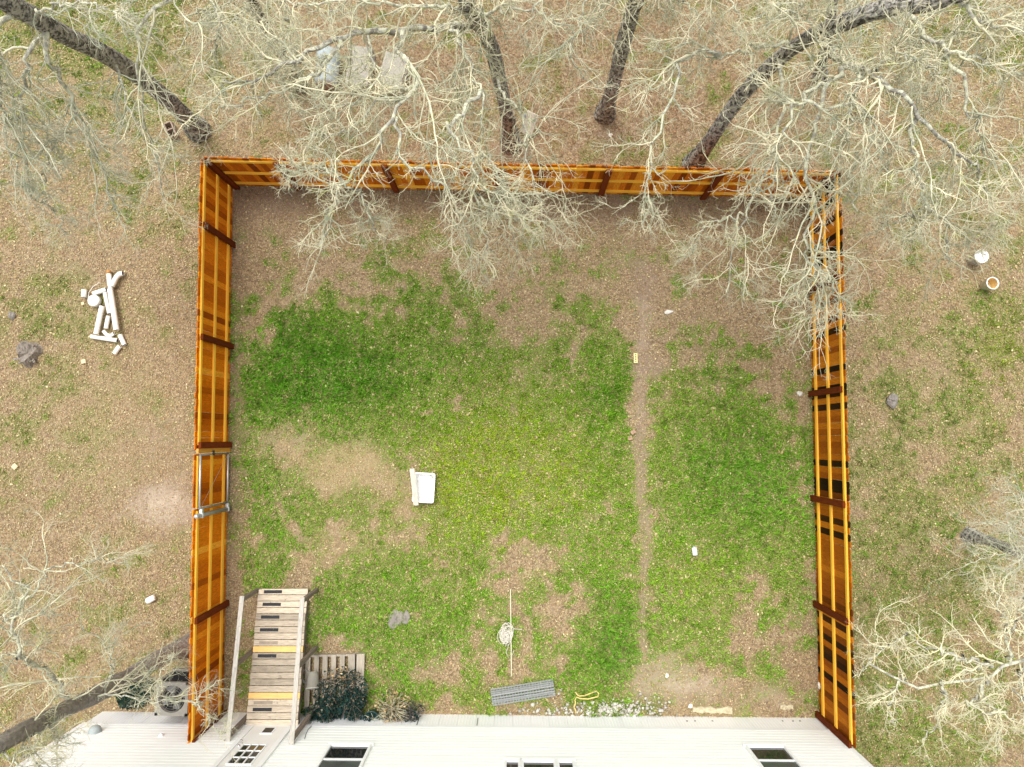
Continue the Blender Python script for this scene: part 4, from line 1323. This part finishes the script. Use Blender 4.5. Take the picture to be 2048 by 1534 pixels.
def spawn(pp, pr, per, tmin, ang, frac, nseg, wob, droop, rr, rend, lo, hi, zflat=.7):
    """children of the polylines pp (M,K,3) with radii pr (M,K)"""
    M_, K_, _ = pp.shape
    N = int(M_ * per)
    who = np.repeat(np.arange(M_), int(per)) if per >= 1 else rng.integers(0, M_, N)
    t = tmin + (1 - tmin) * rng.random(N)
    f = t * (K_ - 1); i = np.minimum(f.astype(int), K_ - 2); u = (f - i)[:, None]
    st = pp[who, i] * (1 - u) + pp[who, i + 1] * u
    r0 = pr[who, i]
    tg = pp[who, i + 1] - pp[who, i]; tg /= np.linalg.norm(tg, axis=1)[:, None] + 1e-9
    L = np.linalg.norm(np.diff(pp, axis=1), axis=2).sum(1)[who]
    q = rng.normal(0, 1, (N, 3)); q[:, 2] *= zflat
    q -= tg * (q * tg).sum(1)[:, None]; q /= np.linalg.norm(q, axis=1)[:, None] + 1e-9
    a = np.radians(rng.uniform(*ang, N))[:, None]
    d_ = tg * np.cos(a) + q * np.sin(a)
    ln = np.clip(L * frac * rng.uniform(.5, 1.3, N) * (1.15 - .55 * t), lo, hi)
    pts = np.zeros((N, nseg + 1, 3)); pts[:, 0] = st
    for s in range(nseg):
        d_ = d_ + wob * rng.normal(0, 1, (N, 3)); d_[:, 2] -= droop
        d_ /= np.linalg.norm(d_, axis=1)[:, None]
        pts[:, s + 1] = pts[:, s] + d_ * (ln / nseg)[:, None]
    pts[:, :, 2] = np.maximum(pts[:, :, 2], .35)
    ra = np.minimum(r0 * .7, rr * rng.uniform(.7, 1.3, N))
    rad = ra[:, None] * np.linspace(1, rend, nseg + 1)[None] * (1 + .22 * rng.normal(0, 1, (N, nseg + 1)).clip(-1.2, 1.8))
    return pts, rad
def tree(label, trunk, tr, limbs, twig='twig', limbmat='limb', dens=1.0, seed=1, name="bare_tree", nb=15, nt=8, ntt=5, droop=.05, bark='bark', grp="leafless oak trees round the yard", maxl=2.5, frac=.38, thick=1.0):
    global rng
    rng = np.random.default_rng(seed)
    NR = 90
    tp = smooth_path(px3(trunk), NR)
    loc = Vector((tp[0][0], tp[0][1], 0))
    t = thing(name, loc, label, "tree", grp)
    rad = np.linspace(tr[0], tr[1], NR) * (1 + .04 * np.sin(np.linspace(0, 17, NR)))
    rad[:10] *= np.linspace(1.55, 1.02, 10) ** 1.2
    tp[0, 2] = -.1
    V_, F_ = tube_np(tp, rad, 40, .0, ridges=True)
    link("trunk", bigmesh("trunk", V_ - np.array(loc), F_, M[bark]), t)
    LP, LR = [], []
    for (path, r0, r1) in limbs:
        q = smooth_path(px3(path), K)
        q[1:-1] += rng.normal(0, .034, (K - 2, 3))
        r_ = .78 * (r0 + (r1 - r0) * np.linspace(0, 1, K) ** .65)
        V_, F_ = tube_np(q, r_, 8 if r0 > .04 else 6, .17)
        link("limb", bigmesh("limb", V_ - np.array(loc), F_, M[limbmat if r0 < .1 else 'limb_dark'], smooth=True), t)
        LP.append(q); LR.append(r_)
    LP, LR = np.array(LP), np.array(LR)
    b1 = spawn(LP, LR, max(1, round(nb * dens)), .08, (22, 68), frac, 12, .20, droop, .0172 * thick, .34, .45, maxl)
    b2 = spawn(*b1, max(1, round(nt * dens)), .12, (25, 65), .44, 7, .22, droop * .6, .0082 * thick, .5, .18, maxl * .42)
    b3 = spawn(*b2, max(1, round(ntt * dens)), .15, (25, 62), .48, 4, .24, droop * .4, .0052 * thick, .6, .09, .42)
    b4 = spawn(LP, LR, round(26 * dens), .05, (35, 85), .05, 3, .2, 0, .007, .6, .08, .35)
    b5 = spawn(*b1, 9, .05, (40, 85), .06, 2, .3, 0, .0085 * thick, .7, .04, .11)
    link("crown", segs_mesh("crown", [b1, b2, b3, b4, b5], M[twig], loc), t)
    return t

tree("leafless oak whose thick dark trunk leans out of the photo's top left corner",
     [(397, 262, 0), (330, 195, 2), (230, 120, 4.3), (130, 70, 6), (60, 30, 7), (0, -5, 7.8), (-80, -60, 8.5)], (.19, .13),
     [([(92, 62, 6.6), (92, 110, 6.5), (130, 175, 5.9), (172, 255, 5.2), (195, 305, 4.7), (212, 360, 4.3), (232, 440, 3.8)], .065, .018),
      ([(88, 70, 6.5), (55, 110, 6.6), (46, 180, 6.2), (40, 250, 5.8), (52, 330, 5.2), (62, 390, 4.9)], .05, .015),
      ([(172, 255, 5.2), (120, 275, 5.2), (95, 310, 4.9), (90, 370, 4.6)], .03, .012),
      ([(20, 20, 7.5), (-15, 80, 7.2), (0, 180, 6.4), (10, 250, 5.9), (25, 320, 5.4), (60, 390, 5)], .055, .015),
      ([(0, 0, 7.8), (-60, 120, 7), (-50, 260, 6), (-10, 380, 5)], .05, .015),
      ([(230, 120, 4.4), (250, 190, 4.6), (280, 250, 4.5), (330, 300, 4.3), (380, 330, 4)], .035, .012),
      ([(60, 30, 7), (120, 10, 7.6), (200, 10, 7.8), (260, 35, 7.7)], .04, .012),
      ([(60, 390, 4.9), (110, 420, 4.4), (130, 470, 4.0)], .02, .008)],
     'twig_green', seed=101, droop=.09)
tree("leafless oak with two thin dark trunks beside the lying drum",
     [(600, 172, 0), (570, 120, 1.3), (530, 55, 3), (505, 0, 4.3), (480, -60, 5.8)], (.13, .09),
     [([(490, -40, 5.4), (400, -30, 6.8), (330, -5, 7.4), (300, 25, 7.4), (276, 62, 7.2), (276, 115, 6.9), (281, 180, 6.3), (292, 245, 5.6), (306, 310, 4.9), (330, 400, 4.1)], .06, .016),
      ([(495, -20, 5), (430, 20, 6), (385, 25, 6.4), (370, 70, 6.2), (350, 110, 5.9)], .035, .012),
      ([(505, 0, 4.3), (470, 40, 5.6), (510, 60, 6.2), (550, 80, 6.5)], .03, .012),
      ([(480, -60, 5.8), (560, -10, 6.6), (640, 20, 6.9), (700, 25, 7)], .04, .012),
      ([(607, 165, 1.5), (585, 90, 2.6), (575, 30, 3.8), (560, -40, 5)], .09, .06),
      ([(400, -30, 6.8), (440, 40, 6.8), (430, 90, 6.5), (400, 130, 6.1)], .03, .01)],
     'twig', seed=102)
tree("leafless lichen-covered oak arching over the middle of the far fence, with a tarred dark trunk",
     [(1022, 288, 0), (1016, 240, 1), (1001, 170, 2.8), (985, 100, 4.4), (962, 52, 5.7), (940, 20, 6.8), (925, -25, 7.6)], (.165, .11),
     [([(975, 60, 5.5), (900, 50, 6.2), (820, 55, 6.7), (740, 62, 7.1), (680, 78, 7.3), (620, 105, 7.3), (560, 140, 7.0), (500, 160, 6.7), (430, 165, 6.3)], .11, .02),
      ([(905, 55, 6.3), (930, 110, 6.5), (945, 150, 6.6), (961, 180, 6.6), (962, 230, 6.4), (957, 295, 6)], .05, .015),
      ([(820, 57, 6.7), (800, 95, 7.2), (828, 170, 7.4), (792, 235, 7.4), (760, 290, 7.3), (712, 330, 7.1), (690, 365, 6.9), (664, 415, 6.6), (655, 460, 6.2), (645, 505, 5.8)], .065, .016),
      ([(795, 235, 7.4), (798, 285, 7.3), (803, 312, 7.2), (840, 350, 7), (876, 366, 6.8), (900, 398, 6.5), (930, 450, 6.1), (955, 520, 5.6)], .035, .010),
      ([(961, 180, 6.6), (900, 255, 6.8), (930, 292, 6.8), (950, 332, 6.7), (955, 390, 6.4), (962, 440, 6), (972, 500, 5.6)], .05, .014),
      ([(1000, 150, 3.4), (1012, 190, 4.3), (1040, 225, 5.2), (1052, 290, 5.8), (1058, 330, 6), (1072, 372, 5.8), (1085, 430, 5.4), (1092, 500, 4.9)], .05, .012),
      ([(680, 78, 7.3), (650, 125, 7.2), (605, 165, 6.9), (545, 185, 6.6), (480, 205, 6.2), (430, 225, 5.9)], .05, .014),
      ([(735, 64, 7.1), (748, 165, 7.4), (700, 208, 7.2), (640, 212, 7.0), (590, 225, 6.8)], .03, .010),
      ([(940, 20, 6.8), (860, 12, 7.4), (780, 10, 7.6), (700, -5, 7.7), (620, 10, 7.6)], .05, .014),
      ([(945, 30, 6.6), (1020, 20, 7), (1090, 30, 7), (1150, 70, 6.8)], .04, .012),
      ([(828, 170, 7.4), (770, 185, 7.3), (700, 262, 7.0), (640, 270, 6.7), (590, 285, 6.4)], .04, .012),
      ([(690, 365, 6.9), (640, 330, 6.9), (600, 345, 6.7), (560, 330, 6.5)], .025, .009),
      ([(690, 365, 6.9), (730, 400, 6.6), (745, 450, 6.2), (770, 480, 5.8)], .028, .009),
      ([(955, 390, 6.4), (1000, 420, 6.1), (1040, 440, 5.8), (1100, 440, 5.4)], .028, .009),
      ([(957, 295, 6), (985, 330, 6.2), (1010, 380, 6), (1020, 450, 5.6), (1035, 520, 5.2)], .03, .010)],
     'twig', seed=103, nb=18)
tree("leafless oak with a straight upright dark trunk beyond the far fence",
     [(1210, 228, 0), (1226, 170, 1.6), (1246, 90, 3.6), (1266, 20, 5.2), (1285, -40, 6.3), (1310, -120, 7.8)], (.16, .12),
     [([(1275, -10, 5.8), (1210, -20, 6.8), (1165, 20, 7), (1150, 75, 6.9), (1145, 115, 6.7), (1165, 150, 6.4), (1205, 180, 6.1)], .04, .011),
      ([(1285, -40, 6.3), (1340, -10, 6.9), (1390, 20, 7.1), (1405, 60, 7.1)], .035, .011),
      ([(1290, -60, 6.6), (1200, -60, 7.4), (1100, -20, 7.6), (1060, 30, 7.4), (1050, 80, 7)], .045, .012),
      ([(1290, -60, 6.6), (1380, -60, 7.4), (1450, -10, 7.6), (1480, 40, 7.4)], .045, .012)],
     'twig', seed=104, nb=18)
tree("leafless oak with the widest pale crown, its dark trunk slanting over the top right",
     [(1386, 328, 0), (1420, 280, 1.2), (1480, 195, 3), (1545, 128, 4.5), (1620, 75, 5.8), (1700, 40, 6.8), (1780, 15, 7.4), (1860, 5, 7.8), (1940, -20, 8.3)], (.165, .11),
     [([(1590, 92, 5.4), (1540, 90, 6), (1480, 100, 6.4), (1440, 110, 6.6), (1400, 95, 6.7), (1350, 90, 6.6), (1295, 98, 6.4)], .055, .014),
      ([(1440, 108, 6.6), (1400, 100, 6.8), (1365, 115, 6.8), (1350, 170, 6.7), (1325, 240, 6.5), (1308, 290, 6.3), (1300, 340, 6.1), (1290, 400, 5.8), (1282, 450, 5.4)], .045, .012),
      ([(1640, 70, 6), (1665, 110, 6.6), (1700, 130, 7.2), (1740, 145, 7.6), (1790, 175, 7.9), (1830, 220, 7.9), (1860, 260, 7.8), (1900, 290, 7.5), (1950, 330, 7.1)], .10, .02),
      ([(1700, 130, 7.2), (1655, 170, 7.4), (1642, 240, 7.2), (1626, 300, 7), (1618, 350, 6.8), (1626, 400, 6.6), (1625, 445, 6.4), (1612, 500, 6.2), (1632, 545, 5.9), (1642, 595, 5.5), (1640, 640, 5.1)], .06, .014),
      ([(1560, 120, 4.9), (1562, 200, 5.4), (1550, 260, 5.7), (1536, 330, 5.8), (1515, 380, 5.8), (1488, 430, 5.7), (1475, 480, 5.5), (1462, 530, 5.1), (1452, 585, 4.8)], .055, .014),
      ([(1655, 170, 7.4), (1605, 200, 7.4), (1582, 230, 7.3), (1562, 290, 7.1), (1550, 340, 6.8), (1545, 400, 6.5), (1552, 450, 6.1)], .04, .012),
      ([(1725, 140, 7.4), (1702, 200, 7.6), (1700, 270, 7.4), (1706, 340, 7.1), (1712, 420, 6.6)], .045, .012),
      ([(1830, 220, 7.9), (1822, 290, 7.6), (1832, 335, 7.4), (1852, 410, 6.9), (1878, 430, 6.6), (1898, 470, 6.2), (1895, 530, 5.6)], .05, .012),
      ([(1800, 12, 7.5), (1845, 60, 7.8), (1900, 100, 7.8), (1960, 120, 7.6), (2040, 150, 7.3)], .06, .016),
      ([(1880, 85, 7.8), (1930, 180, 7.6), (1960, 270, 7.3), (2000, 320, 7), (2040, 360, 6.7)], .045, .012),
      ([(1900, -5, 8), (1960, 40, 8), (2030, 60, 7.8), (2090, 90, 7.6)], .05, .014),
      ([(1605, 200, 7.4), (1650, 220, 7.5), (1680, 210, 7.6), (1735, 230, 7.6), (1760, 300, 7.4), (1780, 350, 7.1)], .035, .010),
      ([(1852, 410, 6.9), (1800, 440, 6.7), (1760, 455, 6.5)], .028, .009),
      ([(1632, 545, 5.9), (1660, 560, 5.8), (1665, 590, 5.6), (1680, 640, 5.2)], .028, .009),
      ([(1488, 430, 5.7), (1440, 440, 5.6), (1400, 470, 5.3), (1385, 520, 5)], .025, .009),
      ([(1950, 330, 7.1), (1980, 400, 6.7), (1990, 440, 6.4), (1960, 470, 6.1)], .03, .009),
      ([(1640, 70, 6), (1600, 30, 6.8), (1560, 20, 7.2), (1500, 40, 7.3)], .04, .011),
      ([(1740, 145, 7.6), (1790, 110, 7.9), (1830, 120, 8), (1880, 150, 8)], .035, .01)],
     'twig', seed=105, nb=20)
tree("slim leafless oak whose dark trunk is half hidden under the widest crown",
     [(1640, 152, 0), (1652, 80, 1.8), (1668, 0, 3.8), (1690, -80, 5.6)], (.12, .08),
     [([(1670, -10, 4), (1730, -20, 5.2), (1800, 40, 5.6), (1850, 110, 5.6), (1900, 200, 5.2)], .045, .012),
      ([(1690, -80, 5.6), (1780, -60, 6.6), (1880, -20, 7), (1980, 20, 7), (2050, 60, 6.8)], .045, .012),
      ([(1690, -80, 5.6), (1640, -40, 6.6), (1600, 0, 7), (1540, 10, 7)], .035, .010)],
     'twig_green', seed=106)
tree("leafless oak whose grey trunk crosses the bottom left corner to the left fence",
     [(398, 1286, 0), (335, 1308, .9), (265, 1348, 2.2), (200, 1385, 3.5), (130, 1420, 4.9), (60, 1455, 6.1), (0, 1488, 6.9), (-80, 1530, 7.5)], (.19, .11),
     [([(150, 1410, 4.5), (100, 1350, 5.4), (60, 1325, 5.9), (34, 1290, 6.3), (30, 1240, 6.4), (45, 1205, 6.4), (60, 1180, 6.4), (28, 1165, 6.5), (5, 1130, 6.5)], .07, .014),
      ([(46, 1205, 6.4), (110, 1138, 6.2), (170, 1125, 6), (250, 1120, 5.6)], .028, .008),
      ([(200, 1388, 3.6), (225, 1345, 4.2), (215, 1290, 4.8), (160, 1250, 5.2)], .025, .008),
      ([(180, 1395, 3.9), (240, 1392, 4.1), (310, 1400, 4.1), (370, 1398, 4.0), (405, 1385, 3.9), (440, 1360, 3.7)], .030, .009),
      ([(312, 1400, 4.1), (322, 1350, 4.1), (345, 1305, 4.0)], .018, .007),
      ([(385, 1402, 4), (420, 1440, 3.9), (452, 1472, 3.8)], .018, .007),
      ([(100, 1440, 5.4), (112, 1480, 5.9), (106, 1535, 6.2)], .03, .010),
      ([(60, 1455, 6.1), (50, 1500, 6.6), (85, 1540, 6.8)], .03, .010),
      ([(30, 1240, 6.4), (-10, 1230, 6.5), (-40, 1200, 6.5)], .03, .010),
      ([(60, 1325, 5.9), (20, 1310, 6.2), (-20, 1330, 6.3)], .03, .010),
      ([(0, 1488, 6.9), (40, 1540, 7), (100, 1560, 7)], .03, .010)],
     'twig', seed=107, nb=10, maxl=1.9, bark='bark_grey')
tree("leafless tree at the right edge with a dark trunk under faint grey twigs",
     [(1938, 1070, 0), (1990, 1086, 1), (2050, 1112, 2.5), (2120, 1142, 4), (2200, 1180, 5.5)], (.11, .07),
     [([(2110, 1138, 3.9), (2060, 1088, 4.8), (2010, 1050, 5), (1955, 1050, 5)], .022, .007),
      ([(2120, 1140, 4), (2090, 1060, 4.8), (2045, 1000, 5), (1990, 975, 5)], .022, .007),
      ([(2110, 1138, 3.9), (2050, 1120, 4.6), (1985, 1110, 4.8), (1930, 1130, 4.8)], .02, .007),
      ([(2140, 1150, 4.3), (2100, 1180, 5), (2050, 1190, 5.2)], .02, .007)],
     'twig_green', seed=108, nb=18)
tree("leafless tree reaching in from the lower right with knobbly branches of yellow lichen",
     [(2130, 1330, 0), (2300, 1400, 2.4), (2480, 1480, 4.6), (2640, 1545, 6)], (.2, .13),
     [([(2600, 1530, 5.6), (2400, 1450, 6.3), (2200, 1370, 6.8), (2048, 1328, 7), (1985, 1335, 7.1), (1972, 1352, 7.1), (1900, 1362, 7.1), (1842, 1372, 7), (1812, 1355, 6.9), (1740, 1328, 6.7)], .085, .018),
      ([(1972, 1352, 7.1), (1960, 1390, 7), (1938, 1402, 7), (1985, 1425, 7), (2048, 1442, 7)], .04, .016),
      ([(2020, 1325, 7), (2012, 1260, 7.1), (1998, 1210, 7.1), (1985, 1180, 7)], .04, .012),
      ([(1985, 1335, 7.1), (1920, 1318, 7.2), (1870, 1300, 7.2), (1815, 1265, 7.1)], .04, .012),
      ([(1882, 1365, 7.1), (1885, 1400, 7), (1870, 1440, 6.8), (1850, 1480, 6.6)], .03, .011),
      ([(1800, 1350, 6.9), (1790, 1390, 6.8), (1780, 1420, 6.7), (1790, 1450, 6.6)], .025, .009),
      ([(1815, 1265, 7.1), (1780, 1290, 7), (1740, 1320, 6.8), (1710, 1350, 6.6)], .022, .008),
      ([(1960, 1390, 7), (1995, 1430, 6.9), (2000, 1470, 6.8), (1985, 1500, 6.7)], .03, .010),
      ([(2048, 1442, 7), (2120, 1470, 7), (2200, 1480, 7)], .04, .03),
      ([(2012, 1260, 7.1), (2045, 1230, 7.2), (2055, 1190, 7.2)], .03, .010),
      ([(2048, 1328, 7), (2040, 1380, 7.1), (2060, 1420, 7.1)], .03, .010)],
     'twig_yellow', seed=109, nb=9, nt=6, droop=.03, maxl=1.25, frac=.26, thick=1.25)
